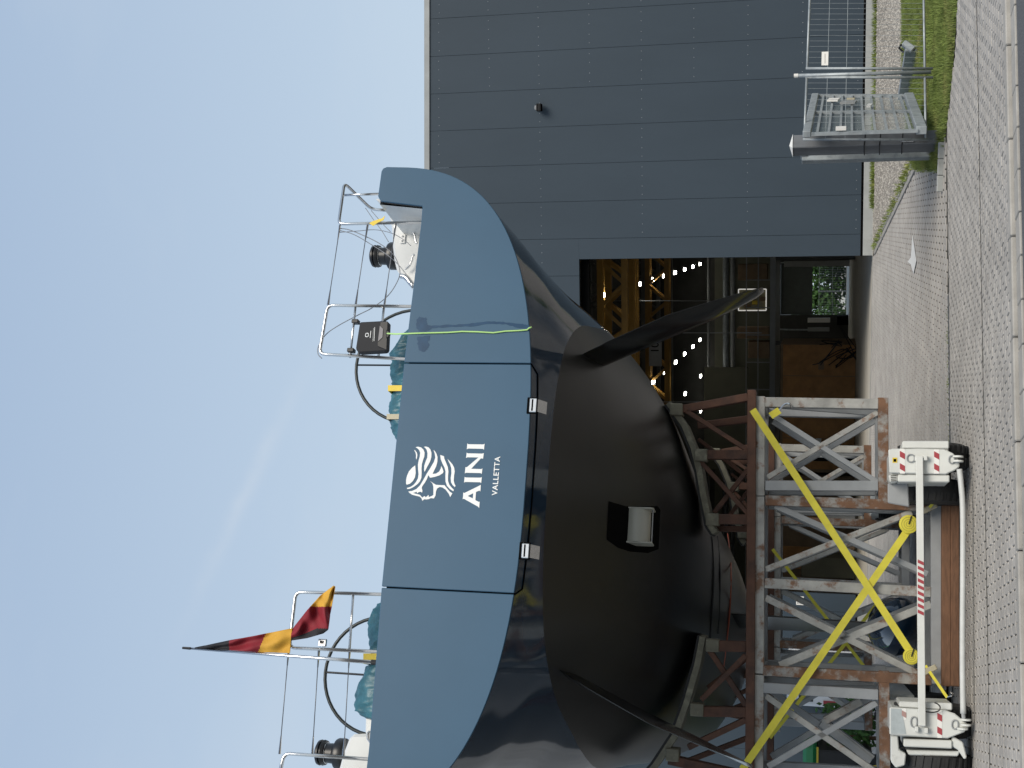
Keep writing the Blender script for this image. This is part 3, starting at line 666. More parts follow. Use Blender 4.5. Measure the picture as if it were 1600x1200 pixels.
mb = MB(); boxw(mb, WN.o, WN.t, WN.n, (i0, 0.1, z0), (i1, 0.14, z1)); bld('pane', mb, mat('room_behind_window', (0.18, 0.16, 0.08), 0.3), t)
for k in range(3):
    t, *_ = inbox(Frame(WN.w(0, -0.4, 0), -7.12), 1163+k*12, 476-k*6, 1172+k*12, 482-k*6, 0.3, M_YELT if k == 1 else M_CARD, 'parts_bin', ['small brown parts bin below the lit window', 'small yellow parts bin below the lit window', 'lowest brown parts bin below the lit window'][k], 'bin')
# dark machinery left of the back doorway, white boxes
BI = Frame(BK.w(0, -1.2, 0), -7.12)
t, *_ = inbox(BI, 1262, 497, 1297, 504, 0.3, M_SIGN, 'control_cabinet', 'tall pale control cabinet beside the rear doorway', 'cabinet')
t, *_ = inbox(BI, 1262, 512, 1296, 518, 0.3, M_TRIM, 'wall_box', 'dull grey wall box left of the pale cabinet', 'box')
t, *_ = inbox(Frame(BK.w(0, -2.2, 0), -7.12), 1225, 408, 1335, 416, 0.4, M_TRIM, 'concrete_column', 'pale column just inside the right door jamb', 'column')
t, *_ = inbox(BI, 1308, 494, 1331, 508, 0.8, M_SEAL, 'equipment_trolley', 'dark equipment trolley standing beside the rear doorway', 'trolley')
# olive partition, pipes
t, *_ = inbox(Frame(FAC.w(0, 27, 0), -7.12), 1100, 574, 1168, 735, 0.3, M_OLIVE, 'partition_wall', 'olive sheet partition high behind the cradle strut', 'partition')
for k, (x, lab) in enumerate(((1107, 'thin bright pipe crossing high on the hall back wall'), (1134, 'thick pipe crossing below the thin one on the hall back wall'), (1145, 'lowest dull pipe on the hall back wall'))):
    fr = Frame(FAC.w(0, 30, 0), -7.12); z = fr.px(x, 450).z; mb = MB(); tube([fr.w(-29, 0, z), fr.w(-4.4, 0, z)], [0.08, 0.17, 0.14][k], 8, mb) if False else tube([fr.w(-29, 0, z), fr.w(-4.4, 0, z)], [0.07, 0.16, 0.13][k], 8, mb)
    tag(bld('pipe', mb, [M_TRIM, M_GALV, M_GREYC][k], smooth=True), lab, 'pipe')

for k, (x0, y0, x1, y1, m, lab) in enumerate(((1290, 800, 1336, 826, M_GREYC, 'grey tool cabinet behind the middle tower'), (1300, 836, 1336, 860, M_CARD, 'brown crate behind the middle tower braces'), (1262, 700, 1334, 722, M_SEAL, 'black rack beside the timber stack'),
        (1252, 870, 1336, 905, M_OLIVE, 'olive locker at the left side of the hall doorway'))):
    inbox(Frame(FAC.w(0, 12+k, 0), -7.12), x0, y0, x1, y1, 1.0, m, 'storage_unit', lab, 'storage')
# hanging cables and lift ropes inside
for k, (y, x0, x1, lab) in enumerate(((520, 1000, 1190, 'thin rope hanging in the hall left of the rudder tip'), (628, 1000, 1160, 'rope hanging in the hall beside the cradle strut'), (470, 950, 1110, 'rope hanging in the hall above the rudder'))):
    fr = Frame(FAC.w(0, 10+3*k, 0), -7.12); tag(bld('hanging_rope', tube([fr.px(x0, y), fr.px(x1, y)], .018, 5), M_TRIM), lab, 'rope')

# floodlight on the front
c = FAC.px(844, 169); t = thing('wall_floodlight', c, 'small black floodlight high on the grey cladding', 'lamp')
mb = MB(); boxw(mb, c, FAC.t, FAC.n, (-0.11, -0.30, -0.10), (0.11, -0.12, 0.06)); bld('lamp_housing', mb, M_SEAL, t, bevel=0.02)
mb = MB(); bar(c+V((0, 0, 0.12))-FAC.n*0.02, c+V((0, 0, 0.12))-FAC.n*0.2, 0.05, 0.03, mb=mb); bar(c+V((0, 0, 0.12))-FAC.n*0.2, c-FAC.n*0.2, 0.12, 0.03, mb=mb); bld('bracket', mb, M_GALVD, t)
for k in range(3):
    mb = MB(); boxw(mb, c, FAC.t, FAC.n, (-0.10, -0.312, -0.07+k*0.045), (0.10, -0.302, -0.05+k*0.045)); bld('cooling_fin', mb, M_BLACK, t)
# little sign on the front, left of the door
c = FAC.px(1250, 938); t = thing('wall_notice', c, 'small white notice on grey cladding behind the support tower', 'sign')
mb = MB(); boxw(mb, c, FAC.t, FAC.n, (-0.13, -0.04, -0.11), (0.13, -0.022, 0.11)); bld('board', mb, M_SIGN, t)
mb = MB()
for k in range(4): boxw(mb, c, FAC.t, FAC.n, (-0.10, -0.043, 0.06-k*0.035), (0.05-0.02*(k % 2), -0.041, 0.072-k*0.035))
lathe(c+FAC.t*0.07-FAC.n*0.041-V((0, 0, .05)), -FAC.n, [(0, .03), (.002, .03)], 12, mb); bld('printed_lines', mb, M_SEAL, t)
# white van parked in front of the hall, left
VF = Frame((-7.4, 35.6, 0), 11)
gzv = gz(VF.o)
a = VF.px(1230, 1012); b = VF.px(1345, 1078); vi0, vi1 = (b-VF.o).dot(VF.t), (a-VF.o).dot(VF.t); vz1 = a.z; vz0 = gzv+0.3
t = thing('parked_van', VF.w((vi0+vi1)/2, 2, gzv), 'white van parked by the hall behind the cradle towers', 'van')
# seen from the rear-left: a body longer than what shows, built full size
W2 = 1.5; v0 = vi1-W2
prof = [(0, 0.35), (0, 1.95), (0.25, 2.1), (3.4, 2.1), (4.1, 1.35), (4.9, 1.1), (5.0, 0.35)]
k = (vz1-gzv)/2.1
mb = MB(); prism([VF.w(v0, q[0], gzv+q[1]*k) for q in prof], VF.t*W2, mb); bld('body', mb, M_VAN, t, bevel=0.06)
mb = MB(); boxw(mb, VF.o, VF.t, VF.n, (v0+0.12, -0.012, gzv+1.45*k), (v0+W2-0.12, -0.002, gzv+1.80*k)); bld('rear_window', mb, M_DGLASS, t)
for s0 in (v0+0.05, v0+W2-0.17):
    mb = MB(); boxw(mb, VF.o, VF.t, VF.n, (s0, -0.03, gzv+0.8*k), (s0+0.12, -0.001, gzv+1.2*k)); bld('tail_lamp', mb, M_REDP, t)
mb = MB(); boxw(mb, VF.o, VF.t, VF.n, (v0, -0.1, gzv+0.32*k), (v0+W2, -0.003, gzv+0.5*k)); bld('bumper', mb, M_BLACK, t, bevel=0.02)
for b in (0.9, 4.0):
    for s0 in (v0+0.1, v0+W2-0.1):
        mb = MB(); lathe(VF.w(s0-0.1, b, gzv+0.34), VF.t, [(0, .25), (0, .34), (.2, .34), (.2, .25)], 20, mb); wh = bld('wheel', mb, M_TYRE, t)
        mb = MB(); lathe(VF.w(s0-0.105, b, gzv+0.34), VF.t, [(0, .2), (.21, .2)], 14, mb); bld('rim', mb, M_GALV, wh)
# green bin-like boat bow and bush at far left behind tower
GF = Frame((-7.2, 27.0, 0), 0); a = GF.px(1268, 1168); b = GF.px(1290, 1215)
zz0 = gz(a); TX = V((1, 0, 0)); TY = V((0, 1, 0)); cg = V((a.x, 27, 0))
t = thing('green_tractor', V((a.x-1, 27, zz0)), 'green tractor hood with yellow stripe at the frame edge behind the left tower', 'tractor')
mb = MB(); boxw(mb, cg, TX, TY, (-2.6, 0, 1.80), (0.05, 0.9, 2.07)); bld('hood', mb, M_GREEN, t, bevel=0.07)
mb = MB(); boxw(mb, cg, TX, TY, (-2.6, -0.012, 1.76), (0.02, -0.002, 1.80)); bld('yellow_stripe', mb, M_YELT, t)
mb = MB(); boxw(mb, cg, TX, TY, (-2.6, 0.05, zz0+.55), (-0.05, 0.85, 1.79)); bld('engine_block', mb, M_BLACK, t, bevel=0.03)
for dx in (-.5, -2.2):
    mb = MB(); lathe(cg+V((dx, -.15, zz0+.45)), TY, [(0, .3), (0, .42), (.03, .45), (.22, .45), (.25, .42), (.25, .3)], 24, mb); wq = bld('wheel', mb, M_TYRE, t)
    mb = MB(); lathe(cg+V((dx, -.152, zz0+.45)), TY, [(0, .29), (.2, .29)], 18, mb); bld('rim', mb, M_YELT, wq)
for (px_, py_, D, r, lab) in ((1318, 1150, 28, 0.8, 'dark green shrub beside the green container'), (1335, 1120, 30, 0.6, 'small dark shrub seen through the left tower')):
    c = atY(px_, py_, D); t = thing('shrub', V((c.x, c.y, gz(c))), lab, 'shrub'); mb = MB(); leafball(mb, (c.x, c.y, c.z), r, 700, 0.07, 0.8); bld('crown', mb, M_LEAF, t)
    mb = MB(); tube([(c.x, c.y, gz(c)), (c.x, c.y, c.z)], [0.05, 0.03], 6, mb); bld('trunk', mb, M_WOOD, t)

# ================================================================== THE YACHT
def bp(x, y, b=0.0): return onplane(x, y, BOAT.o+BOAT.n*b, BOAT.n)
def bc(p): d = V(p)-BOAT.o; return d.dot(BOAT.t), d.dot(BOAT.n), p.z
yacht = thing('sailing_yacht', BOAT.w(0, 10, 0.2), 'blue-grey sailing yacht with black bottom raised on a cradle, stern towards the street', 'yacht')
ZW = 4.44
T_ZC = [(0, 4.56), (0.4, 4.45), (1, 4.25), (2, 3.90), (3, 3.60), (4, 3.36), (5, 3.20), (6.5, 3.04), (8.5, 2.92), (11, 2.90), (15, 3.2), (19, 4.2), (22, 5.3), (24, 6.2)]
T_B = [(0, 3.40), (3, 3.45), (4.6, 3.48), (7, 3.40), (11, 3.3), (15, 2.9), (19, 1.8), (22, 0.8), (24, 0.12)]
T_N = [(0, 2.75), (0.8, 2.5), (1.3, 2.3), (2.4, 2.10), (3.4, 2.14), (4.6, 2.16), (6, 2.0), (8, 1.9), (16, 1.85), (24, 1.8)]
T_SH = [(0, 0.0), (1.5, 0.0), (3.4, -0.04), (4.6, -0.14), (6, -0.38), (8, -0.50), (12, -0.5), (24, -0.2)]   # small offset of the underbody
def zsheer(a): return 6.43+0.012*a
def hsec(a, ph):
    B = sinterp(a, T_B); n = sinterp(a, T_N); zc = sinterp(a, T_ZC); H = zsheer(a)-zc
    s = B*math.copysign(abs(math.sin(ph))**(2/n), ph); z = zsheer(a)-H*max(0.0, math.cos(ph))**(2/n)
    low = max(0, min(1, (ZW+0.3-z)/1.2)); s += sinterp(a, T_SH)*low
    return s, z
def hz(s, a):        # hull bottom height at (s, a)
    B = sinterp(a, T_B); n = sinterp(a, T_N); zc = sinterp(a, T_ZC); H = zsheer(a)-zc
    z = ZW
    for _ in range(6):
        low = max(0, min(1, (ZW+0.3-z)/1.2)); k = abs(s-sinterp(a, T_SH)*low)/B
        if k >= 1: return 99
        z = zsheer(a)-H*(1-k**n)**(1/n)
    return z
def hullhit(x, y):
    d = ray(x, y); k0 = None; k = 11.5
    while k < 34:
        p = EYE+d*k; s, a, z = bc(p)
        if 0 < a < 24 and z > hz(s, a) and z < 6.6: break
        k += 0.05
    lo, hi = k-0.05, k
    for _ in range(18):
        m = (lo+hi)/2; p = EYE+d*m; s, a, z = bc(p)
        if a > 0 and z > hz(s, a): hi = m
        else: lo = m
    return EYE+d*lo
stations = [0, .1, .2, .35, .5, .7, .9, 1.1, 1.4, 1.7, 2, 2.4, 2.8, 3.2, 3.7, 4.2, 4.8, 5.5, 6.3, 7.2, 8.2, 9.3, 10.5, 12, 13.5, 15, 16.5, 18, 19.5, 21, 22.3, 23.3, 24]
NP = 72
mb = MB(); vs = []
for a in stations:
    for i in range(NP+1):
        t = -1+2*i/NP; ph = t*math.pi/2; s, z = hsec(a, ph); vs.append(BOAT.w(s, a, z))
fs = [(j*(NP+1)+i, j*(NP+1)+i+1, (j+1)*(NP+1)+i+1, (j+1)*(NP+1)+i) for j in range(len(stations)-1) for i in range(NP)]
def cut(vs, fs, below):
    bm = bmesh.new(); V_ = [bm.verts.new(v) for v in vs]
    for f in fs: bm.faces.new([V_[i] for i in f])
    bmesh.ops.bisect_plane(bm, geom=bm.verts[:]+bm.edges[:]+bm.faces[:], dist=1e-4, plane_co=(0, 0, ZW), plane_no=(0, 0, 1), clear_outer=below, clear_inner=not below)
    bm.verts.index_update(); m = MB(); m.add([v.co.copy() for v in bm.verts], [tuple(v.index for v in f.verts) for f in bm.faces]); bm.free(); return m
bld('topsides', cut(vs, fs, False), M_TOPS, yacht, smooth=True)
bld('underwater_hull', cut(vs, fs, True), M_ANTI, yacht, smooth=True)
# deck with bulwark
mb = MB(); dv = []
DS = [0.02]+stations[1:]
for a in DS:
    B = sinterp(a, T_B); zs = zsheer(a); w1 = min(0.42, B*0.5)
    for s, z in ((-B, zs), (-B+w1, zs), (-B+w1*1.15, 5.92), (B-w1*1.15, 5.92), (B-w1, zs), (B, zs)): dv.append(BOAT.w(s, a, z))
mb.add(dv, [(j*6+i, j*6+i+1, (j+1)*6+i+1, (j+1)*6+i) for j in range(len(DS)-1) for i in range(5)]); bld('deck', mb, M_WHITE, yacht)
# transom: dark core, two quarter panels, fold-down door
outl = []
for i in range(41):
    s, z = hsec(0, math.pi/2*i/40); outl.append((s, z))
def tp(s, z, b): return BOAT.w(s, b, z)
low = [(s, z) for s, z in outl if s > 1.175 and z < 6.3]
zl = hsec(0, math.asin((1.172/3.4)**(2.75/2)))[1]
rightp = [(1.172, 5.955), (1.172, zl)]+low+[(3.405, 6.38), (3.39, 6.42), (3.355, 6.437), (3.06, 6.445), (3.0, 6.41), (2.93, 5.925), (2.72, 5.92)]
# outline tuned to the photo at the upper quarter
def smoothcorner(poly): return poly
bm_ = prism([tp(s, z, -0.03) for s, z in rightp], BOAT.n*0.03); q = bld('transom_quarter_panel', bm_, M_PAINT, yacht, bevel=0.006)
leftp = [(-s, z) for s, z in rightp]; bm_ = prism([tp(s, z, -0.03) for s, z in leftp[::-1]], BOAT.n*0.03); bld('transom_quarter_panel', bm_, M_PAINT, yacht, bevel=0.006)
cen = [(-1.158, 5.955), (-1.158, zl)]+[(s, z) for s, z in [(-s2, z2) for s2, z2 in outl if 0.05 < s2 < 1.15][::-1]]+[(s2, z2) for s2, z2 in outl if s2 < 1.15]+[(1.158, zl), (1.158, 5.955)]
bm_ = prism([tp(s, z, -0.03) for s, z in cen], BOAT.n*0.03); bld('transom_door', bm_, M_PAINT, yacht, bevel=0.006)
core = [(-s*0.985, z+0.012) for s, z in outl[::-1][:-1]]+[(s*0.985, z+0.012) for s, z in outl]
core = [(s, min(z, 5.90) if abs(s) < 2.9 else z) for s, z in core]
core = [(-2.9, 5.9)]+[c for c in core if c[1] < 5.9]+[(2.9, 5.9)]
bm_ = prism([tp(s, z, 0.002) for s, z in core], BOAT.n*0.02); bld('transom_core', bm_, M_SEAL, yacht)
# bulwark ends behind the quarter panels
for sg in (1, -1):
    bm_ = prism([tp(sg*3.37, 5.9, 0.001), tp(sg*3.395, 6.41, 0.001), tp(sg*3.04, 6.42, 0.001), tp(sg*2.96, 5.9, 0.001)], BOAT.n*0.12); bld('bulwark_end', bm_, M_WHITE, yacht)
# gap of the door where it folds under the counter
mb = MB(); pts = [BOAT.w(1.17, -0.005, zl-0.0)]+[BOAT.w(s, 0.13, hz(s, 0.13)-0.004) for s in [1.10-0.11*k for k in range(21)]]+[BOAT.w(-1.17, -0.005, zl)]
tube(pts, 0.008, 6, mb); bld('door_gap_seal', mb, M_SEAL, yacht)
# two steel hinge fittings
for x, y, lab in ((833, 634, None), (821, 861, None)):
    c = bp(x, y, -0.03); mb = MB(); boxw(mb, c, BOAT.t, BOAT.n, (-0.085, -0.012, -0.05), (0.085, 0.0, 0.062)); h = bld('hinge', mb, M_SEAL, yacht, bevel=0.004)
    mb = MB(); boxw(mb, c, BOAT.t, BOAT.n, (-0.072, -0.03, -0.042), (0.072, -0.0125, 0.034)); pl2 = bld('hinge_plate', mb, M_STEEL, h, bevel=0.006)
    mb = MB(); boxw(mb, c, BOAT.t, BOAT.n, (-0.060, -0.0325, -0.006), (0.060, -0.0305, 0.010)); bld('hinge_slot', mb, M_SEAL, h)
    mb = MB(); bar(c+V((0, 0, -0.045))-BOAT.n*0.012, c+V((0, 0, -0.115))+BOAT.n*0.10, 0.015, 0.13, side=V((0, 0, 1)), mb=mb); bld('hinge_arm', mb, M_STEEL, h)
# emblem and name
def dec(name, polys, org, sc, back=-0.0335):
    for poly in polys:
        pts = [bp(org[0]+x/sc, org[1]+y/sc, back) for x, y in poly]
        ctr = sum(pts, V((0, 0, 0)))/len(pts)
        mb = prism(pts, BOAT.n*0.0025); bld(name, mb, M_LETTER, yacht)
E1 = [(250,445),(190,490),(130,560),(95,640),(78,720),(78,790),(92,808),(150,790),(205,740),(245,670),(258,590),(255,520)]
E2 = [(225,155),(255,170),(280,205),(290,245),(285,300),(268,340),(262,300),(265,250),(255,205)]
E3 = [(255,105),(300,95),(360,110),(405,150),(425,205),(420,280),(395,350),(375,420),(368,500),(370,590),(365,680),(335,750),(290,800),(220,850),(150,885),(98,890),(95,868),(160,850),(220,810),(265,755),(300,690),(312,610),(303,520),(300,430),(315,350),(335,280),(342,210),(325,160),(290,125)]
E4 = [(410,98),(450,92),(500,108),(535,150),(555,210),(552,290),(530,370),(480,460),(440,540),(425,568),(415,530),(420,450),(445,370),(475,300),(480,220),(465,155),(435,115)]
E5 = [(590,155),(620,180),(650,230),(668,290),(665,380),(640,470),(600,550),(575,605),(640,600),(700,560),(730,500),(735,455),(760,500),(780,560),(770,590),(700,635),(620,660),(530,678),(495,630),(470,700),(430,770),(380,840),(372,870),(385,920),(380,955),(345,940),(310,950),(290,970),(275,940),(210,965),(290,985),(340,1000),(380,1050),(425,1020),(445,1045),(500,1000),(505,1040),(560,1020),(590,1000),(590,930),(590,850),(575,790),(530,740),(580,775),(640,810),(720,815),(800,818),(840,870),(900,940),(945,970),(905,1040),(880,980),(820,900),(760,860),(710,850),(660,880),(640,930),(630,1010),(600,1065),(540,1060),(500,1080),(460,1085),(420,1080),(385,1110),(365,1060),(330,1030),(260,1015),(190,995),(140,960),(120,935),(190,925),(270,890),(340,820),(400,720),(460,610),(530,500),(600,380),(625,300),(615,220)]
E6 = [(718,250),(790,275),(795,320),(830,400),(862,480),(872,560),(865,650),(865,740),(890,810),(930,860),(975,905),(962,930),(900,890),(845,830),(818,750),(815,650),(818,560),(800,490),(760,410),(728,330)]
E7 = [(855,325),(900,370),(950,430),(980,490),(990,560),(978,640),(972,730),(985,790),(1005,825),(995,855),(950,815),(920,760),(915,680),(928,590),(925,500),(905,430),(875,370)]
dec('emblem', [E1, E2, E3, E4, E5, E6, E7], (628, 690), 12.0)
LI = [(158,82),(175,95),(420,98),(440,85),(430,185),(412,170),(175,165),(150,178)]
LN = [(148,232),(165,243),(400,248),(428,240),(415,330),(380,325),(222,495),(385,500),(405,490),(393,580),(375,565),(140,560),(118,570),(128,468),(150,470),(340,310),(160,308),(138,320)]
LI2 = [(115,625),(132,637),(372,640),(395,630),(385,728),(368,715),(125,710),(105,720)]
LA = [(92,880),(110,890),(345,775),(378,755),(372,865),(355,850),(300,872),(255,893),(165,938),(90,938)]
LA2 = [(90,938),(165,938),(248,978),(290,1005),(345,1035),(360,1030),(352,1135),(330,1110),(105,985),(82,990)]
LA3 = [(255,893),(300,872),(290,1005),(248,978)]
dec('name_lettering', [LI, LN, LI2, LA, LA2, LA3], (715, 685), 10.43)
c = bp(775.6, 743.5, -0.0335); text_mesh('port_lettering', 'VALLETTA', 0.078, c, BOAT.t, V((0, 0, 1)), M_LETTER, yacht, 0.001, 0.0012, 1.12)
# darker streak and blot on the starboard quarter
def blob(pts, n=5, jit=0.006):
    o = []; P_ = [V(p) for p in pts]
    for i in range(len(P_)):
        a, b = P_[i], P_[(i+1) % len(P_)]
        for k in range(n): o.append(a.lerp(b, k/n)+BOAT.t*random.gauss(0, jit)+V((0, 0, random.gauss(0, jit))))
    return o
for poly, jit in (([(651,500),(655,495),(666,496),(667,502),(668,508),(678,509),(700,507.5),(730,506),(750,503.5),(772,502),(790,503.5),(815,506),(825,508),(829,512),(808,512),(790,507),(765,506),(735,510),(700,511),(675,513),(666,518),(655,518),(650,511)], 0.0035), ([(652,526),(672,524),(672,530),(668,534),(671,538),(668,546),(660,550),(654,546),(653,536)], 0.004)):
    mb = MB(); pts = blob([bp(x, y, -0.0316) for x, y in poly], 5, jit); mb.add(pts, [tuple(range(len(pts)))]); bld('dark_mark', mb, M_MARK, yacht)

# stern rails --------------------------------------------------------------
def rail(parent, name, pxs, b, r=0.016, rounded=True):
    pts = [bp(x, y, bb if isinstance(b, (list, tuple)) else b) for (x, y), bb in zip(pxs, b if isinstance(b, (list, tuple)) else [b]*len(pxs))]
    if rounded:     # round the corners
        q = [pts[0]]
        for i in range(1, len(pts)-1):
            d1 = (pts[i-1]-pts[i]); d2 = (pts[i+1]-pts[i]); rr = min(0.07, d1.length*.45, d2.length*.45); A = pts[i]+d1.normalized()*rr; B = pts[i]+d2.normalized()*rr
            for k in range(6): t = k/5; q.append(A*(1-t)**2+pts[i]*2*t*(1-t)+B*t*t)
        q.append(pts[-1]); pts = q
    return bld(name, tube(pts, r, 10), M_STEEL, parent, smooth=True)
g = rail(yacht, 'stern_rail', [(655, 479), (512, 477), (499, 553), (650, 562)], 0.30, 0.018)
rail(g, 'cross_rail', [(555.5, 478.5), (547, 559)], 0.30, 0.013); rail(g, 'cross_rail', [(600, 479), (591, 560)], 0.30, 0.013)
g = rail(yacht, 'stern_rail', [(672, 347), (529, 350), (538, 286), (580, 327), (612, 329)], [0.35, 0.35, 0.55, 0.85, 0.85], 0.018)
rail(g, 'cross_rail', [(535, 305), (592, 303)], 0.55, 0.014)
g = rail(yacht, 'stern_rail', [(610, 929), (462, 925), (452, 1012), (605, 1019)], 0.30, 0.018)
rail(g, 'cross_rail', [(552, 927.5), (546, 1015)], 0.30, 0.013)
g = rail(yacht, 'stern_rail', [(600, 1188), (444, 1177), (430, 1240)], 0.30, 0.018)
def wire(name, pxs, b, r=0.0045, m=M_WIRE, sm=True, parent=yacht):
    pts = [bp(x, y, b) for x, y in pxs]; return bld(name, tube(smoothpath(pts, 6) if sm and len(pts) > 2 else pts, r, 5), m, parent, smooth=True)
for a, b in (((531, 354), (513, 474)), ((574, 354), (556, 474)), ((618, 352), (601, 474)), ((451, 1015), (437, 1175)), ((498, 1018), (488, 1176)), ((546, 1019), (537, 1178))):
    o = wire('guard_wire', [a, b], 0.32, 0.005)
    for e, f in ((a, b), (b, a)):
        p, q = bp(*e, 0.32), bp(*f, 0.32); d = (q-p).normalized(); mb = MB(); tube([p-d*0.02, p+d*0.05, p+d*0.16], [0.014, 0.011, 0.007], 6, mb); bld('wire_terminal', mb, M_STEEL, o)
wire('loose_cord', [(531, 357), (545, 359), (568, 368), (592, 380), (612, 395), (622, 412), (624, 432), (608, 460), (583, 480), (560, 492), (530, 508), (510, 522), (498, 540), (497, 553), (503, 560)], 0.34, 0.005)
wire('loose_cord', [(530, 360), (552, 366), (580, 382), (610, 402), (632, 425), (642, 445)], 0.34, 0.0045)
wire('loose_cord', [(531, 363), (558, 361), (586, 359), (611, 364), (630, 374), (642, 384)], 0.34, 0.004)
wire('loose_cord', [(571, 325), (584, 344), (596, 360), (607, 378)], 0.34, 0.004); wire('loose_cord', [(580, 329), (598, 350), (610, 362)], 0.34, 0.004)
# winches
def winch(x, y, b, s):
    c = bp(x, y, b); c = c-V((0, 0, 0)); k = s
    prof = [(0, .31), (0.03, .325), (.17, .325), (.215, .30), (.245, .235), (.27, .21), (.42, .20), (.44, .215), (.445, .25), (.50, .265), (.51, .225), (.54, .225), (.56, .265), (.61, .25), (.66, .16), (.67, .05)]
    o = bld('winch', lathe(c, (0, 0, 1), [(h*k, r*k) for h, r in prof], 28), mat('satin_black_winch', (0.010, 0.010, 0.011), 0.35, 0, 0.05), yacht, smooth='auto')
    mb = MB(); lathe(c+V((0, 0, .425*k)), (0, 0, 1), [(0, .217*k), (0.008*k, .219*k)], 28, mb); bld('steel_ring', mb, M_STEEL, o)
    mb = MB(); lathe(c+V((0, 0, .67*k)), (0, 0, 1), [(0, .05*k), (0.02*k, .045*k)], 12, mb); bld('winch_socket', mb, M_STEEL, o)
    return o
winch(622, 400, 1.6, 0.52)
wp = winch(541, 1179, 1.5, 0.52)
# coamings (white gelcoat) with handrails and switch plate
poly = [(584, 308), (596, 319), (606, 333), (610, 345), (612, 362), (613, 385), (615, 404), (619, 421), (626, 431), (636, 441), (650, 449), (672, 449), (676, 330), (640, 318)]
pts = [bp(x, y, 0.9) for x, y in poly]; co = bld('coaming', prism(pts, BOAT.n*1.6), M_WHITE, yacht, bevel=0.03)
poly = [(575, 1146), (553, 1147), (548, 1149), (544, 1156), (539, 1169), (535, 1180), (529, 1202), (527, 1240), (620, 1245), (620, 1140)]
pts = [bp(x, y, 1.0) for x, y in poly]; co2 = bld('coaming', prism(pts, BOAT.n*1.6), M_WHITE, yacht, bevel=0.03)
c = bp(629.5, 373.5, 0.89); mb = MB(); boxw(mb, c, BOAT.t, BOAT.n, (-0.055, -0.012, -0.032), (0.055, 0.0, 0.032)); sp = bld('switch_plate', mb, M_SIGN, co, bevel=0.006)
for dx in (-0.028, 0.028):
    mb = MB(); lathe(c+BOAT.t*dx-BOAT.n*0.013, -BOAT.n, [(0, 0.013), (0.008, 0.010)], 10, mb); bld('push_button', mb, M_STEEL, sp) if False else bld('push_button', mb, M_GREYC, co)
for pp in ([(641, 357), (645, 361), (648, 368), (650, 378), (652, 380)], [(648, 398), (645, 400), (643, 408), (639, 416), (633, 421)]):
    mb = MB(); tube(smoothpath([bp(x, y, 0.83) for x, y in pp], 5), 0.013, 8, mb); bld('grab_handle', mb, M_STEEL, co, smooth=True)
mb = MB(); pts = [bp(x, y, 0.9) for x, y in ((626, 431), (634, 433), (640, 440), (646, 447))]; tube(smoothpath(pts, 4), 0.03, 8, mb); bld('fairlead', mb, M_STEEL, co, smooth=True)
# port seat back with two rounded slots
def slotframe(b):
    o = [(571.5, 1110), (573, 1102), (577, 1094), (585, 1089), (600, 1087), (600, 1178), (583, 1171), (576, 1163), (572, 1153), (570.5, 1140)]
    return prism([bp(x, y, b) for x, y in o], BOAT.n*0.05)
o = bld('seat_back', slotframe(0.75), M_WHITE, yacht, bevel=0.015)
for pp in ([(576, 1104), (579, 1099), (588, 1095), (588, 1118), (579, 1118), (576, 1115)], [(574, 1146), (576, 1143), (586, 1142), (586, 1164), (579, 1161), (574, 1154)]):
    bld('slot', prism([bp(x, y, 0.745) for x, y in pp], BOAT.n*0.004), M_TEAL if pp[0][1] < 1120 else M_GREYC, o)
    mb = MB(); tube([bp(x, y, 0.74) for x, y in pp], 0.008, 6, mb, closed=True); bld('slot_rim', mb, M_STEEL, o)
# steering wheels
def swheel(x, y, topx, b, lab):
    c = bp(x, y, b); r = (bp(topx, y, b)-c).length; pts = [c+BOAT.t*math.cos(t)*r+V((0, 0, 1))*math.sin(t)*r for t in [2*math.pi*k/48 for k in range(48)]]
    wh = bld('steering_wheel', tube(pts, 0.019, 8, closed=True), mat('dark_wheel_rim', (0.016, 0.022, 0.022), 0.4), yacht, smooth=True); wh['label'] = lab
    for t in (90, 210, 330):
        mb = MB(); tube([c, c+BOAT.t*math.cos(R(t))*r+V((0, 0, 1))*math.sin(R(t))*r], 0.012, 6, mb); bld('spoke', mb, M_RUD, wh)
    mb = MB(); lathe(c-BOAT.n*0.03, BOAT.n, [(0, .05), (.02, .07), (.25, .07)], 14, mb); bld('hub', mb, M_RUD, wh)
swheel(643, 571, 557, 1.45, 'starboard steering wheel, nearer the middle of the photo')
swheel(593, 1056, 508, 1.25, 'port steering wheel beside the flag')
# flagstaff is part of the yacht, the flag hangs from it
fs0, fs1 = bp(600, 1036, 0.12), bp(288, 1012.5, 0.12)
st = bld('flagstaff', tube([fs0, fs0.lerp(fs1, .3), fs1], [0.020, 0.018, 0.011], 10), M_STEEL, yacht, smooth=True)
bld('staff_cap', tube([fs1-(fs1-fs0).normalized()*0.07, fs1+(fs1-fs0).normalized()*0.02], [0.014, 0.012], 8), M_BLACK, st); bld('staff_socket', tube([fs0, fs0.lerp(fs1, .06)], 0.026, 10), M_BLACK, st)
mb = MB(); c = bp(503, 1003, 0.26); boxw(mb, c, BOAT.t, BOAT.n, (-0.045, -0.02, -0.05), (0.03, 0.02, 0.035)); bar(c+V((0, 0, -.02)), bp(503, 1015, .3)+V((0, 0, -.02)), .02, .02, mb=mb); sl2 = bld('stern_light', mb, M_STEEL, yacht, bevel=0.006)
mb = MB(); boxw(mb, c, BOAT.t, BOAT.n, (-0.02, -0.024, -0.03), (0.01, -0.0205, 0.015)); bld('stern_light_lens', mb, M_BLACK, sl2)

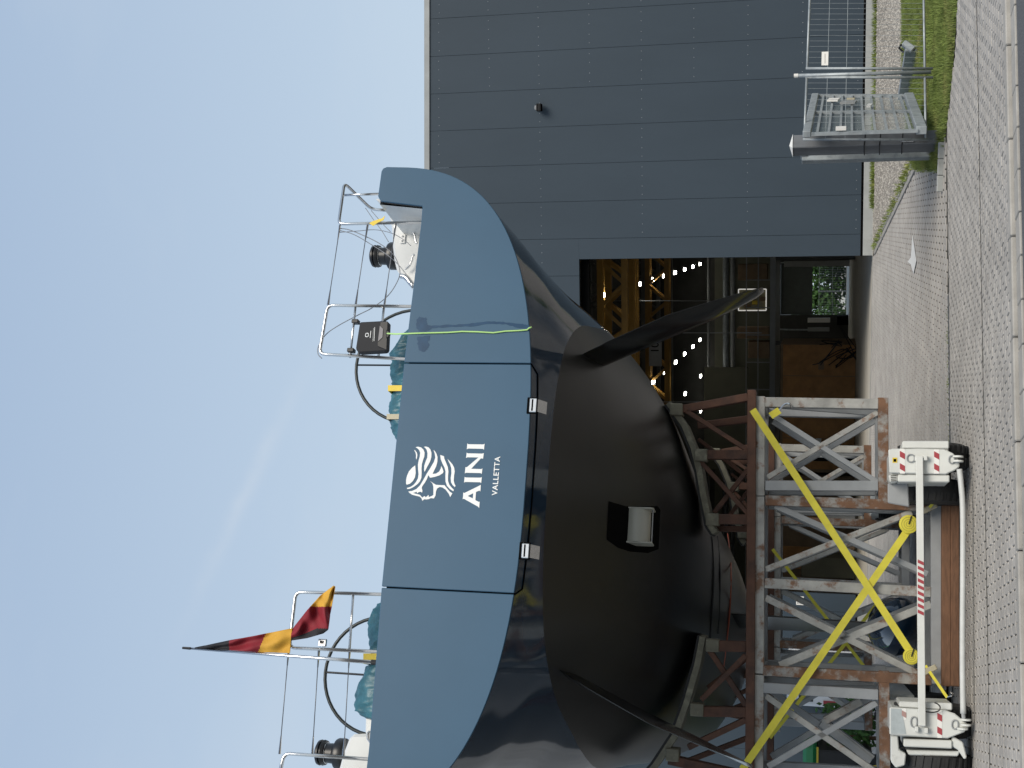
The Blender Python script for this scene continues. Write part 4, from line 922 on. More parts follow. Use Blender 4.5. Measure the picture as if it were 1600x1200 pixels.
# rudders
def foil(te, le, cap=True, name='rudder'):
    mb = MB(); n = len(te); m = 9; vs = []
    for i in range(n):
        T, L_ = te[i], le[i]; ch = L_-T; sp = (te[min(i+1, n-1)]-te[max(i-1, 0)]).normalized(); nr = ch.cross(sp).normalized(); tk = ch.length*0.13
        up_ = []; dn_ = []
        for k in range(m+1):
            x = 1-k/m; x = x*x*(1-0.0) if False else (1-math.cos(math.pi*x))/2
            # x = 0 leading, 1 trailing
            yt = 5*1.0*(0.2969*math.sqrt(x)-0.126*x-0.3516*x*x+0.2843*x**3-0.1036*x**4)*tk
            p = L_.lerp(T, x); up_.append(p+nr*yt); dn_.append(p-nr*yt)
        vs += up_+dn_[::-1][1:-1]
    q = 2*(m+1)-2
    fs = [(i*q+k, i*q+(k+1) % q, (i+1)*q+(k+1) % q, (i+1)*q+k) for i in range(n-1) for k in range(q)]
    fs += [tuple(range(q)), tuple((n-1)*q+k for k in range(q))]
    mb.add(vs, fs); return mb
A0 = 1.35
te = [bp(x, y, A0) for x, y in ((885, 566), (948, 534), (1042, 492), (1110, 471), (1153, 458.5), (1180, 451.5), (1191, 449))]
le = [bp(x, y, A0+c) for (x, y), c in zip(((905, 585), (948, 569), (1042, 529), (1110, 501), (1153, 480.5), (1182, 464.5), (1194, 455)), (.72, .68, .60, .52, .44, .34, .22))]
rd = bld('rudder', foil(te, le), M_RUD, yacht, smooth=True); rd['label'] = 'starboard rudder blade reaching over the hall doorway'
def mir(p, ds=-0.12): s, a, z = bc(p); return BOAT.w(-s+ds, a, z)
rd = bld('rudder', foil([mir(p) for p in te], [mir(p) for p in le]), M_RUD, yacht, smooth=True); rd['label'] = 'port rudder with a bright leading edge at the frame edge'
# keel and bulb
sk = -0.55
def kf(z, c0, c1): return BOAT.w(sk, c0, z), BOAT.w(sk, c1, z)
te = [BOAT.w(sk, 7.1, 3.3), BOAT.w(sk, 7.15, 2.4), BOAT.w(sk, 7.3, 1.2), BOAT.w(sk, 7.35, 0.7)]; le = [BOAT.w(sk, 8.7, 3.3), BOAT.w(sk, 8.65, 2.4), BOAT.w(sk, 8.5, 1.2), BOAT.w(sk, 8.45, 0.7)]
bld('keel', foil(te, le), M_ANTI, yacht, smooth=True)
bc0 = BOAT.w(sk-0.02, 6.0, 0.66); prof = []
for k in range(13): t = k/12; prof.append((t*3.6, 0.40*(math.sin(math.pi*min(1, t**0.8)))**0.6+0.004))
bl = bld('keel_bulb', lathe(bc0, BOAT.n, prof, 28), M_TOPS, yacht, smooth=True)
# thruster; its recess is a black patch on the hull standing for shade
def patch(poly, off, m, name, parent, n=6):
    pts = []
    for i in range(len(poly)):
        a, b = poly[i], poly[(i+1) % len(poly)]
        for k in range(n): pts.append((lerp(a[0], b[0], k/n), lerp(a[1], b[1], k/n)))
    cx = sum(p[0] for p in pts)/len(pts); cy = sum(p[1] for p in pts)/len(pts)
    rings = []; vs = []; R_ = 6
    for r in range(R_+1):
        f = r/R_
        for x, y in pts:
            if r == 0: continue
            p = hullhit(cx+(x-cx)*f, cy+(y-cy)*f); d = (EYE-p).normalized(); vs.append(p+d*off)
    c0 = hullhit(cx, cy); vs.append(c0+(EYE-c0).normalized()*off); N = len(pts)
    fs = [((r*N)+k, r*N+(k+1) % N, (r+1)*N+(k+1) % N, (r+1)*N+k) for r in range(R_-1) for k in range(N)]
    fs += [(len(vs)-1, k, (k+1) % N) for k in range(N)]
    mb = MB(); mb.add(vs, fs); return bld(name, mb, m, parent)
rc = patch([(951, 783), (978, 791), (1028, 791), (1032, 797), (1029, 858), (1013, 864), (985, 862), (966, 856), (948, 843)], 0.006, M_SEAL, 'thruster_recess_shade', yacht)
c = hullhit(996, 823); c = c+(EYE-c).normalized()*0.12
ppm = F/(c-EYE).dot(fwd); L2 = 25/ppm*1.02; rad = 20.5/ppm
th_ = bld('thruster_tunnel', lathe(c-BOAT.t*L2, BOAT.t, [(0, rad), (2*L2, rad)], 32), M_CREAM, rc and yacht, smooth='auto')
for sg in (-1, 1):
    cc = c+BOAT.t*L2*sg; pts = []
    for u_, v_ in ((-1.15, 1.25), (-0.3, 1.35), (0.6, 1.35), (0.9, 1.2), (1.0, .6), (1.0, -0.9), (0.8, -1.25), (-1.0, -1.30), (-1.2, -1.1)):
        pts.append(cc+BOAT.n*u_*rad*0.8+V((0, 0, v_*rad)))
    bld('thruster_end_plate', prism(pts, BOAT.t*0.018*sg), M_CREAM, th_, bevel=0.006)
for dz in (1.2, -1.2):
    mb = MB(); tube([c-BOAT.t*L2+V((0, 0, dz*rad))-BOAT.n*rad*.5, c+BOAT.t*L2+V((0, 0, dz*rad))-BOAT.n*rad*.5], 0.008, 6, mb); bld('tie_rod', mb, M_STEEL, th_)
# second small box below hull: fairing line of the counter
# loose things on the stern ---------------------------------------------------
# flag: two folded lengths
def cloth(quads, name):
    pass
def flagmesh(top, bot, cols, parent, amp, nx_=26, ny_=8, ph=0.0, b=0.10):
    """top/bot: pixel polylines of the two long edges; cols: split fractions along the length"""
    mb = MB(); vs = []
    def along(pl_, t):
        ls = [0]
        for a, c_ in zip(pl_, pl_[1:]): ls.append(ls[-1]+math.hypot(c_[0]-a[0], c_[1]-a[1]))
        T = t*ls[-1]
        for i in range(len(pl_)-1):
            if T <= ls[i+1]+1e-6: k = (T-ls[i])/max(1e-6, ls[i+1]-ls[i]); return (lerp(pl_[i][0], pl_[i+1][0], k), lerp(pl_[i][1], pl_[i+1][1], k))
        return pl_[-1]
    for i in range(nx_+1):
        A, B_ = along(top, i/nx_), along(bot, i/nx_)
        for j in range(ny_+1):
            t = j/ny_; x, y = lerp(A[0], B_[0], t), lerp(A[1], B_[1], t)
            vs.append(bp(x, y, b+amp*math.sin(t*7+i/nx_*9+ph)+0.5*amp*math.sin(i/nx_*26+t*3)))
    fs = []; mi = []
    for i in range(nx_):
        for j in range(ny_):
            t = (i+0.5)/nx_; sA, sB = along(top, t), along(bot, t); u_ = (j+0.5)/ny_; k = cols(u_, lerp(sA[0], sB[0], u_), lerp(sA[1], sB[1], u_)); mb.f.append((i*(ny_+1)+j, i*(ny_+1)+j+1, (i+1)*(ny_+1)+j+1, (i+1)*(ny_+1)+j)); mb.m.append(k)
    mb.v = vs; return bld('cloth', mb, [M_BLK, M_RED, M_GOLD], parent, smooth=True, solid=0.004)
fl = thing('ensign_flag', bp(400, 1016, 0.1), 'folded black, red and gold flag hanging limp from the stern flagstaff', 'flag')
flagmesh([(304, 1012), (361, 1000), (400, 993), (440, 985), (457, 981.5)], [(304, 1013), (345, 1015), (402, 1019), (453, 1020.5)],
         lambda s, x, y: 0 if x < 358 else (1 if x < 403+(1-s)*12 else 2), fl, 0.022, 110, 16)
flagmesh([(456, 984), (481, 952), (500, 931), (521.5, 915), (524, 917)], [(454, 1001), (480, 997), (505, 990), (513, 984), (516, 960), (523.5, 919)],
         lambda s, x, y: 2 if y < 948 else (0 if s > 0.76 and y > 982 else 1), fl, 0.03, 100, 24, 1.0, 0.08)
# teal covers over the helm seats
def cover(name, prof, b, dep, lab, straps):
    """prof: (y, topx, basex) along the boat's width; a draped sheet with ridged folds"""
    n = len(prof); cs = [bp(tx, y, b) for y, tx, bx in prof]; bs = [bp(bx, y, b) for y, tx, bx in prof]
    t = thing(name, bs[n//2]+BOAT.n*dep/2, lab, 'cover'); mb = MB(); vs = []; K = 30; SUB = 12; N = (n-1)*SUB+1
    for i in range(N):
        f = i/SUB; k = min(int(f), n-2); g_ = f-k; top = cs[k].lerp(cs[k+1], g_); bot = bs[k].lerp(bs[k+1], g_)
        h = max(0.01, top.z-bot.z)
        for j in range(K+1):
            a = math.pi*j/K; e = 0.75; cx = -math.copysign(abs(math.cos(a))**e, math.cos(a)); sz = math.sin(a)**e
            p = V((bot.x, bot.y, bot.z))+BOAT.n*(dep/2+cx*dep/2)+V((0, 0, h*sz))
            s_, a_, z_ = bc(p); w_ = 0.03
            for fr_, am in ((5.0, 0.034), (11.0, 0.017), (23.0, 0.008)):
                w_ += am*(0.35-abs(noise.noise(V((s_*fr_+z_*fr_*0.8, z_*fr_*0.7-s_*fr_*0.3, a_*fr_*0.6+b*9))))*2.0)
            out_ = (BOAT.n*cx*0.8+V((0, 0, sz))).normalized(); vs.append(p+out_*w_+BOAT.t*0.012*noise.noise(V((f*2, j*.3, 1))))
    mb.add(vs, [(i*(K+1)+j, i*(K+1)+j+1, (i+1)*(K+1)+j+1, (i+1)*(K+1)+j) for i in range(N-1) for j in range(K)])
    bld('tarpaulin', mb, M_TEAL, t, smooth=True)
    for y0, y1, tx, bx, m in straps:
        mb = MB(); p0, p1 = bp(tx, y0, b-0.02), bp(tx, y1, b-0.02); q0, q1 = bp(bx, y0, b-0.02), bp(bx, y1, b-0.02)
        mb.add([p0, p1, q1, q0, p0+BOAT.n*dep, p1+BOAT.n*dep], [(0, 1, 2, 3), (0, 4, 5, 1)]); bld('tape_band', mb, m, t, solid=0.006)
    return t
cover('seat_cover', [(512, 640, 650), (520, 624, 650), (530, 614, 650), (545, 604, 650), (560, 602, 650), (575, 603, 650), (590, 607, 650), (603, 608, 645), (613, 606, 645), (625, 603, 645), (640, 602, 645), (655, 603, 640), (668, 607, 640), (680, 614, 640), (686, 622, 640)], 0.62, 0.7,
      'crumpled teal tarpaulin with yellow tape over the starboard helm seat', [(602, 611, 606.5, 640, M_YELT), (647, 655, 604.5, 640, M_BEIGE)])
cover('seat_cover', [(938, 600, 625), (944, 582, 622), (955, 574, 622), (975, 568, 622), (1000, 569, 620), (1018, 570, 620), (1036, 571, 615), (1050, 562, 615), (1070, 552, 612), (1090, 547, 612), (1115, 546, 610), (1124, 562, 610), (1127, 575, 610)], 0.62, 0.7,
      'crumpled teal tarpaulin with yellow tape over the port helm seat', [(1021, 1037, 568, 620, M_YELT)])
# black bag hanging on the starboard rail
t = thing('lifebuoy_bag', bp(583, 525, 0.2), 'square black bag strapped to the starboard stern rail, white print on it', 'bag')
pts = [bp(x, y, 0.16) for x, y in ((562, 503), (600, 501), (606.5, 502), (604.5, 546), (602, 548.5), (560, 551), (555.5, 545))]; bld('bag_body', prism(pts, BOAT.n*0.10), mat('charcoal_bag_fabric', (0.015, 0.016, 0.020), 0.75), t, bevel=0.015)
pts = [bp(x, y, 0.145) for x, y in ((594, 503), (606, 502), (604, 547), (590, 541), (589.5, 536), (594, 505))]; fb = bld('bag_flap', prism(pts, BOAT.n*0.012), M_BLACK, t, bevel=0.004)
pts = [bp(x, y, 0.138) for x, y in ((593.5, 509), (598.5, 514), (597.5, 527), (590.5, 533.5))]; bld('bag_window', prism(pts, BOAT.n*0.004), mat('grey_mesh', (0.22, 0.21, 0.22), .6), fb)
bld('handle_bulge', prism([bp(x, y, 0.12) for x, y in ((603, 514), (608, 517), (610, 522), (607, 527), (603, 529))], BOAT.n*0.03), M_BLACK, t, bevel=0.01)
for x, y in ((555, 503), (548, 548)):
    mb = MB(); c = bp(x, y, 0.28); boxw(mb, c, BOAT.t, BOAT.n, (-0.022, -0.04, -0.045), (0.022, 0.04, 0.03)); bld('bag_strap', mb, M_BLACK, t, bevel=0.006)
mb = MB(); c = bp(573.5, 523.5, 0.155); q = []
for k in range(16): a = 2*math.pi*k/16; q.append(c+BOAT.t*0.020*math.copysign(abs(math.cos(a))**.6, math.cos(a))+V((0, 0, 0.016*math.copysign(abs(math.sin(a))**.6, math.sin(a)))))
tube(q, 0.005, 5, mb, closed=True); bld('logo_ring', mb, M_LETTER, t)
for x, y0, y1, h in ((579, 517, 528, .006), (583, 513, 534, .002), (585, 511.5, 533, .005)):
    mb = MB(); bar(bp(x+.6, y0, 0.157), bp(x-.6, y1, 0.157), h, .004, side=V((0, 0, 1)), mb=mb); bld('printed_line', mb, M_LETTER, t)
# lime line over the transom
pts = [bp(605, 521, 0.1), bp(618, 522, 0.0), bp(630, 521.5, -0.03)]+[bp(x, y, -0.042) for x, y in ((660, 520.5), (700, 519.5), (722, 518), (745, 518.5), (771, 520), (790, 517.5), (812, 516.5), (824, 515.5), (826, 513), (831, 511))]
tag(bld('lime_rope', tube(pts, 0.0085, 6), M_LIME, smooth=True), 'thin lime green rope hanging over the starboard side of the transom', 'rope')
tag(bld('yellow_ribbon', prism([bp(x, y, 0.33) for x, y in ((577, 349), (581, 346), (590, 343), (597, 341), (601.5, 337), (599, 344), (590, 348), (583, 353))], BOAT.n*0.004), M_YELT), 'little yellow ribbon tied to the corner stern rail', 'ribbon')

# ================================================================== CRADLE AND SUPPORT TOWERS
def cpx(x, y, b=0.0): return onplane(x, y, CRA.o+CRA.n*b, CRA.n)
PM = (cpx(1200, 600)-cpx(1200, 500)).length/100      # metres per pixel on the cradle plane
def member(parent, name, x1, y1, x2, y2, wpx, m, depth=0.12, off=0.0, bev=0.006):
    p, q = cpx(x1, y1)+CRA.n*off, cpx(x2, y2)+CRA.n*off
    return bld(name, bar(p, q, depth, wpx*PM, side=CRA.n), m, parent, bevel=bev)
def cradle(off, lab, m1=M_RUST):
    base = cpx(1176, 900)+CRA.n*off
    t = thing('boat_cradle', base, lab, 'cradle')
    member(t, 'cross_beam', 1175.5, 611, 1171.5, 1300, 13, m1, 0.26, off)
    # starboard arm
    S = [(1169, 621, 1066, 640, 12, .14, 0), (1169, 648, 1085, 659, 11, .14, .5), (1073, 643, 1169, 704, 7, .10, -.02), (1100, 711, 1169, 711, 14, .16, 0), (1090, 716, 1169, 803, 7, .10, -.02), (1168, 733, 1115, 801, 7, .10, .1), (1118, 811, 1169, 812, 15, .16, 0), (1112, 824, 1169, 825, 9, .14, .5),
         (1085, 680, 1169, 745, 6, .10, .55), (1168, 760, 1120, 822, 6, .1, .55)]
    P_ = [(1118, 1009, 1166, 1010, 16, .16, 0), (1095, 1111, 1166, 1112, 15, .16, 0), (1045, 1186, 1166, 1213, 14, .16, 0), (1108, 1014, 1166, 1102, 8, .10, -.02), (1097, 1092, 1166, 1023, 8, .10, -.1), (1076, 1167, 1166, 1124, 9, .12, -.02), (1101, 1080, 1166, 1030, 8, .1, .5), (1120, 1000, 1120, 1000.1, 1, .1, 0), (1062, 1200, 1166, 1160, 8, .1, .5)]
    for a in S+P_:
        if abs(a[0]-a[2])+abs(a[1]-a[3]) > 2: member(t, 'strut' if abs(a[1]-a[3]) < 22 or a[4] > 10 else 'brace', a[0], a[1], a[2], a[3], a[4], m1, a[5], off+a[6])
    for pl2 in ([(1040, 634), (1064, 668), (1078, 702), (1087, 737), (1093, 775), (1103, 822), (1112, 836)], [(1092, 993), (1084, 1035), (1067, 1095), (1049, 1146), (1018, 1193), (985, 1230)]):
        sgn = -1 if pl2[0][1] < 900 else 1
        c = [cpx(x, y)+CRA.n*(off) for x, y in pl2]; cen_ = cpx(1176, 900)+CRA.n*off
        for lay, dd_, th_2, m, nm, wd in ((0, 0.0, 0.028, M_RUB, 'rubber_strip', .50), (1, 0.055, 0.075, M_PADF, 'pad_board', .42)):
            mb = MB(); vs = []
            for i, p in enumerate(c):
                d = (c[min(i+1, len(c)-1)]-c[max(i-1, 0)]).normalized(); nr = d.cross(CRA.n).normalized()
                if nr.z > 0: nr = -nr
                a = p+nr*(dd_-th_2/2); b2 = p+nr*(dd_+th_2/2)
                vs += [a-CRA.n*0.08, a+CRA.n*wd, b2+CRA.n*wd, b2-CRA.n*0.08]
            fs = [(4*i+k, 4*i+(k+1) % 4, 4*(i+1)+(k+1) % 4, 4*(i+1)+k) for i in range(len(c)-1) for k in range(4)]+[(0, 1, 2, 3), tuple(4*(len(c)-1)+k for k in (3, 2, 1, 0))]
            mb.add(vs, fs); bld(nm, mb, m, t)
    for x, y in ((1056, 641), (1094, 712), (1112, 812), (1112, 1008), (1088, 1108), (1050, 1178)):
        p = cpx(x, y)+CRA.n*off; mb = MB(); bar(p-V((0, 0, .10)), p+V((0, 0, .07)), .22, .16, side=CRA.n, mb=mb); bld('pad_block', mb, M_PADF, t, bevel=0.01)
    return t
cradle(0.0, 'rust-red boat cradle under the stern, nearer of two')
cradle(6.3, 'rust-red boat cradle farther forward under the hull', M_RUST)
def tower(off, kind, lab, nface=1.0):
    """lattice box on the cradle plane, two faces nface apart"""
    zs = {'right': (1290, 705), 'middle': (1330, 920), 'left': (1290, 1150)}[kind]
    t = thing('support_tower', cpx(*zs)+CRA.n*off, lab, 'support tower', 'lattice support towers under the cradle')
    if kind == 'right':
        mem = [('top_beam', 1188.5, 620, 1187.5, 775, 14, M_GREY), ('bottom_beam', 1379.5, 622, 1380.5, 794, 15, M_RUSTY), ('post', 1196, 629, 1372, 632, 15, M_GREY), ('post', 1196, 759, 1372, 759.5, 15, M_GREYC),
               ('brace', 1372, 644, 1199, 746, 8, M_GREY), ('brace', 1203, 646, 1372, 754, 8, M_GREYC)]
    elif kind == 'middle':
        mem = [('top_beam', 1187.5, 776, 1186.5, 1052, 14, M_GREY), ('post', 1196, 782, 1455, 791, 15, M_RUSTY), ('post', 1195, 911, 1454, 925, 15, M_GREY), ('post', 1192, 1047, 1455, 1062, 15, M_RUSTY), ('bottom_beam', 1462, 788, 1463, 1068, 15, M_GREYC),
               ('brace', 1196, 890, 1425, 800, 9, M_GREY), ('brace', 1211, 790, 1450, 897, 9, M_GREYC), ('brace', 1196, 934, 1435, 1053, 10, M_GREY), ('brace', 1218, 1040, 1455, 944, 11, M_GREY)]
    else:
        mem = [('top_beam', 1186.5, 1054, 1185, 1235, 14, M_GREY), ('bottom_beam', 1381, 1048, 1383, 1235, 15, M_RUSTY), ('post', 1193, 1074, 1372, 1085, 15, M_GREYC), ('post', 1191, 1214, 1374, 1225, 15, M_GREYC),
               ('brace', 1196, 1087, 1366, 1205, 9, M_GREY), ('brace', 1370, 1098, 1200, 1198, 9, M_GREYC)]
    for face in (0.0, nface):
        for nm, a, b_2, c_, d_, wpx, m in mem:
            nudge = {'brace': 0.028, 'post': 0.0, 'top_beam': 0.004, 'bottom_beam': 0.006}[nm]*(1 if face == 0 else -1)
            member(t, nm, a, b_2, c_, d_, wpx, m if face == 0 else M_GREYC, 0.13 if nm != 'brace' else 0.07, off+face+nudge)
    # ties between the faces
    ends = {'right': [(1189, 629), (1379, 632), (1189, 759), (1379, 760)], 'middle': [(1188, 782), (1460, 791), (1188, 1047), (1460, 1062), (1460, 925)], 'left': [(1187, 1074), (1380, 1085), (1187, 1214), (1380, 1225)]}[kind]
    for x, y in ends:
        p = cpx(x, y); bld('tie_beam', bar(p+CRA.n*(off+0.066), p+CRA.n*(off+nface-0.066), 0.11, 0.10, side=CRA.t), M_GREYC, t)
    for x, y, x2, y2 in ((ends[0][0]+6, ends[0][1]+2, ends[1][0]-8, ends[1][1]),):
        p, q = cpx(x, y)+CRA.n*(off+0.08), cpx(x2, y2)+CRA.n*(off+nface-0.08); bld('side_brace', bar(p, q, 0.07, 0.07, side=CRA.t), M_GREYC, t)
    return t
for off, wh in ((0.0, 'near'), (6.3, 'far')):
    tower(off, 'right', 'grey lattice support tower, %s right one, open towards the forecourt' % wh)
    tower(off, 'middle', 'tall rusty grey lattice support tower, %s middle one, crossed by yellow straps' % wh)
    tower(off, 'left', 'grey lattice support tower, %s left one at the frame edge' % wh)
# brown timber beams under the middle tower
for k in range(2):
    p, q = cpx(1477 if k == 0 else 1490.5, 790, -0.05), cpx(1477 if k == 0 else 1490.5, 1071, -0.05)
    o = bld('timber_beam', bar(p, q, 0.3, 12.5*PM, side=CRA.n), M_WOOD, bevel=0.01); tag(o, ['upper brown timber beam under the middle support tower', 'lower brown timber beam lying just above the ground'][k], 'beam')
# loose grey profiles leaning inside the left tower
tag(bld('steel_profile', bar(cpx(1284, 1124, .5), cpx(1362, 1186, .5), 0.05, 0.04), M_TRIM), 'bright slim profile leaning diagonally in the left tower', 'profile')
tag(bld('steel_profile', bar(cpx(1284, 1127, .6), cpx(1362, 1186, .6), 0.2, 0.12), M_GREYC), 'grey channel leaning behind the bright slim profile', 'profile')
tag(bld('steel_profile', bar(cpx(1289, 1125, .55), cpx(1345, 1095, .55), 0.2, 0.09), M_GREY), 'worn grey channel crossing the top of the leaning profiles', 'profile')
# yellow straps
def strap(name, segs, wpx, lab, b=-0.16, roll=None, hook=None):
    t = thing(name, cpx((segs[0][0]+segs[-1][0])/2, (segs[0][1]+segs[-1][1])/2, b), lab, 'strap')
    for (x1, y1), (x2, y2) in zip(segs, segs[1:]):
        bld('webbing', bar(cpx(x1, y1, b), cpx(x2, y2, b), 0.006, wpx*PM, side=CRA.n), M_YEL, t)
    if roll:
        x, y, r = roll; c = cpx(x, y, b-0.05); o = bld('webbing_roll', lathe(c, CRA.n, [(0, r*PM*.86), (.01, r*PM), (.055, r*PM), (.065, r*PM*.86)], 24), M_YEL, t, smooth='auto')
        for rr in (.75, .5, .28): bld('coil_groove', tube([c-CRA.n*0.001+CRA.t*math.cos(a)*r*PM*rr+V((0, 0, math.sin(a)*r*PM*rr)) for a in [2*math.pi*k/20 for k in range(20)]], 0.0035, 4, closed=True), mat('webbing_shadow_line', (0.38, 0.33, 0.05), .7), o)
        bld('ratchet_lever', bar(c-CRA.n*0.01, c+CRA.t*0.10-CRA.n*0.01+V((0, 0, -.03)), .012, .014), M_BLACK, o)
    if hook:
        (x1, y1), (x2, y2) = hook; bld('tension_webbing', bar(cpx(x1, y1, b-.02), cpx(x2, y2, b-.35), 0.006, 4.0*PM, side=CRA.n), M_YEL, t)
        p = cpx(x2, y2, b-.35); bld('hook', tube([p, p+V((0.02, 0, -.05)), p+V((.05, 0, -.07)), p+V((.07, 0, -.03))], 0.010, 6), M_STEEL, t)
        q = cpx(lerp(x1, x2, .15), lerp(y1, y2, .15), b-.06); bld('ratchet', bar(q-V((0, 0, .09))+CRA.t*0.05, q+V((0, 0, .09))-CRA.t*0.05, .05, .07), M_BEIGE, t, bevel=.01)
    return t
strap('lashing_strap', [(1176, 640), (1427, 1026)], 10.5, 'yellow lashing strap falling left across the near towers', -0.20, (1424, 1026, 11.5), ((1446, 1040), (1480, 1090)))
strap('lashing_strap', [(1160, 1202), (1420, 826)], 10.5, 'yellow lashing strap rising left from the coil at the white tube', -0.17, (1420, 819, 13.5), ((1447, 800), (1476, 762)))
strap('lashing_strap', [(1207, 858), (1357, 1050)], 6.2, 'far yellow strap seen through the middle tower', 5.9)
strap('lashing_strap', [(1370, 944), (1203, 1153)], 6.8, 'far yellow strap rising left behind the near towers', 5.8)
p = cpx(1212, 646, -.12); t = thing('strap_end', p, 'short yellow strap end with hook on the right tower top', 'strap')
bld('webbing', bar(cpx(1204, 650, -.12), cpx(1218, 641, -.12), .01, .09, side=CRA.n), M_YEL, t); bld('hook', tube(smoothpath([cpx(1218, 641, -.12), cpx(1226, 632, -.12), cpx(1234, 631, -.12), cpx(1236, 637, -.12)], 4), .012, 6), M_STEEL, t)

# ================================================================== TRANSPORTER
def tpx(x, y, b=0.0): return onplane(x, y, TRA.o+TRA.n*b, TRA.n)
TM = (tpx(1440, 600)-tpx(1440, 700)).length/100
tr = thing('boat_transporter', TRA.w(0, 4, 0), 'low white self-driving boat transporter carrying the cradle', 'transporter')
def plate(name, poly, b, d, m, parent=tr, bev=0.012): return bld(name, prism([tpx(x, y, b) for x, y in poly], TRA.n*d), m, parent, bevel=bev)
def stripes(parent, x0, x1, y0, y1, b, n, m2=M_REDP):
    plate('stripe_ground', [(x0, y0), (x1, y0), (x1, y1), (x0, y1)], b, 0.002, M_SIGN, parent, 0)
    h = (y1-y0)/n
    for k in range(n):
        ya = y0+k*h; s_ = (x1-x0)*0.55
        poly = [(x0, ya+0.15*h), (x1, min(y1, ya+0.15*h+s_)), (x1, min(y1, ya+0.62*h+s_)), (x0, ya+0.62*h)]
        plate('red_stripe', poly, b-0.003, 0.002, m2, parent, 0)
def wheel(cx, zc, b, wd, r=0.40):
    c = TRA.w(cx, b, zc); prof = [(0, r*.62), (0, r*.90), (.03, r), (wd-.03, r), (wd, r*.90), (wd, r*.62)]
    o = bld('wheel', lathe(c, TRA.t, prof, 36), M_TYRE, tr, smooth='auto')
    mb = MB(); lathe(c+TRA.t*0.03, TRA.t, [(0, r*.63), (wd-.06, r*.63)], 24, mb); bld('rim', mb, M_TRW, o)
    mb = MB()
    for k in range(30):
        a = 2*math.pi*k/30; rad = TRA.n*math.cos(a)+V((0, 0, math.sin(a))); tg = -TRA.n*math.sin(a)+V((0, 0, math.cos(a)))
        for j in (0, 1):
            p = c+TRA.t*(0.03+j*(wd/2))+rad*(r+.004)+tg*(0.02*j); bar(p, p+TRA.t*(wd/2-.05)+tg*0.02, .02, .03, side=rad, mb=mb)
    oo = bld('tread', mb, M_TYRE, o); return o
def tcoord(x, y, b): p = tpx(x, y, b); return (p-TRA.o).dot(TRA.t), p.z
# right module
pr_ = [(1388, 702), (1437, 701), (1476, 702), (1489, 708), (1498, 718), (1500, 729), (1492, 735), (1478, 741), (1390, 739)]
g1 = plate('end_plate', pr_, 0.0, 0.05, M_TRW)
stripes(g1, 1406, 1414, 701.5, 740, -0.003, 2); stripes(g1, 1459.5, 1467.5, 702, 740, -0.003, 2)
plate('upper_box', [(1410, 689), (1483, 689), (1483, 701), (1410, 700.5)], 0.02, 0.7, M_TRW); plate('lower_box', [(1403, 741), (1484, 742), (1484, 753.5), (1403, 753)], 0.03, 0.7, M_TRW)
plate('module_body', [(1392, 701), (1482, 700), (1482, 742), (1392, 742)], 0.06, 1.6, M_TRW)
plate('warning_sticker', [(1394.5, 715), (1402, 715), (1402, 723), (1394.5, 723)], -0.004, 0.003, M_YELT, g1, 0); plate('sticker_symbol', [(1396, 717), (1400.5, 717), (1400.5, 721.5), (1396, 721.5)], -0.006, 0.0015, M_SEAL, g1, 0)
plate('louvre_box', [(1388, 742), (1403, 742), (1403, 752), (1391, 754)], 0.03, 0.3, M_TRW)
for k in range(4): plate('louvre', [(1392, 743+k*2.6), (1401, 742.5+k*2.6), (1401, 743.6+k*2.6), (1392, 744.2+k*2.6)], 0.026, 0.003, M_SEAL, tr, 0)
for x, y, w_, h_ in ((1423, 716, 6, 6), (1487, 718, 4.5, 6)):
    pts = [tpx(x+w_*math.copysign(abs(math.cos(a))**.8, math.cos(a)), y+h_*math.sin(a), -0.012) for a in [2*math.pi*k/14 for k in range(14)]]; bld('handle_ring', tube(pts, .009, 6, closed=True), M_GREYC, g1)
# left module
pl_l = [(1390, 1105), (1437, 1108), (1477, 1110), (1492, 1115), (1503, 1124), (1515, 1134), (1507, 1144), (1481, 1154), (1390, 1148)]
g2 = plate('end_plate', pl_l, 0.0, 0.05, M_TRW)
stripes(g2, 1464.5, 1472, 1110.5, 1153, -0.003, 2); stripes(g2, 1409, 1416, 1107, 1125, -0.003, 1, mat('faded_red', (0.36, 0.22, 0.20), .5))
plate('scuffed_patch', [(1392, 1107), (1409, 1107.5), (1416, 1147), (1392, 1146)], -0.0045, 0.0015, mat('scuffed_paint', (0.36, 0.40, 0.41), .5, 0, .15, 8), g2, 0)
plate('upper_box', [(1405, 1096), (1488, 1099), (1488, 1110), (1405, 1105)], 0.03, 0.7, M_TRW); plate('lower_box', [(1412, 1155), (1488, 1157), (1488, 1170), (1412, 1167)], 0.02, 0.7, M_TRW)
plate('module_body', [(1394, 1106), (1482, 1108), (1482, 1154), (1394, 1150)], 0.06, 1.6, M_TRW)
plate('foot_bracket', [(1392, 1150), (1403, 1150), (1405, 1172), (1416, 1178), (1414, 1196), (1400, 1200), (1392, 1190)], 0.05, 0.2, M_TRW); plate('rim_plate', [(1416, 1172), (1500, 1174), (1497, 1182), (1420, 1180)], 0.1, 0.3, M_TRW)
plate('side_arm', [(1488, 1150), (1505, 1160), (1511, 1184), (1507, 1187), (1497, 1172), (1486, 1165)], 0.05, 0.1, M_TRW)
for x, y, w_, h_ in ((1428, 1128, 5, 8), (1492, 1132, 5, 7)):
    pts = [tpx(x+w_*math.copysign(abs(math.cos(a))**.8, math.cos(a)), y+h_*math.sin(a), -0.012) for a in [2*math.pi*k/14 for k in range(14)]]; bld('handle_ring', tube(pts, .009, 6, closed=True), M_GREYC, g2)
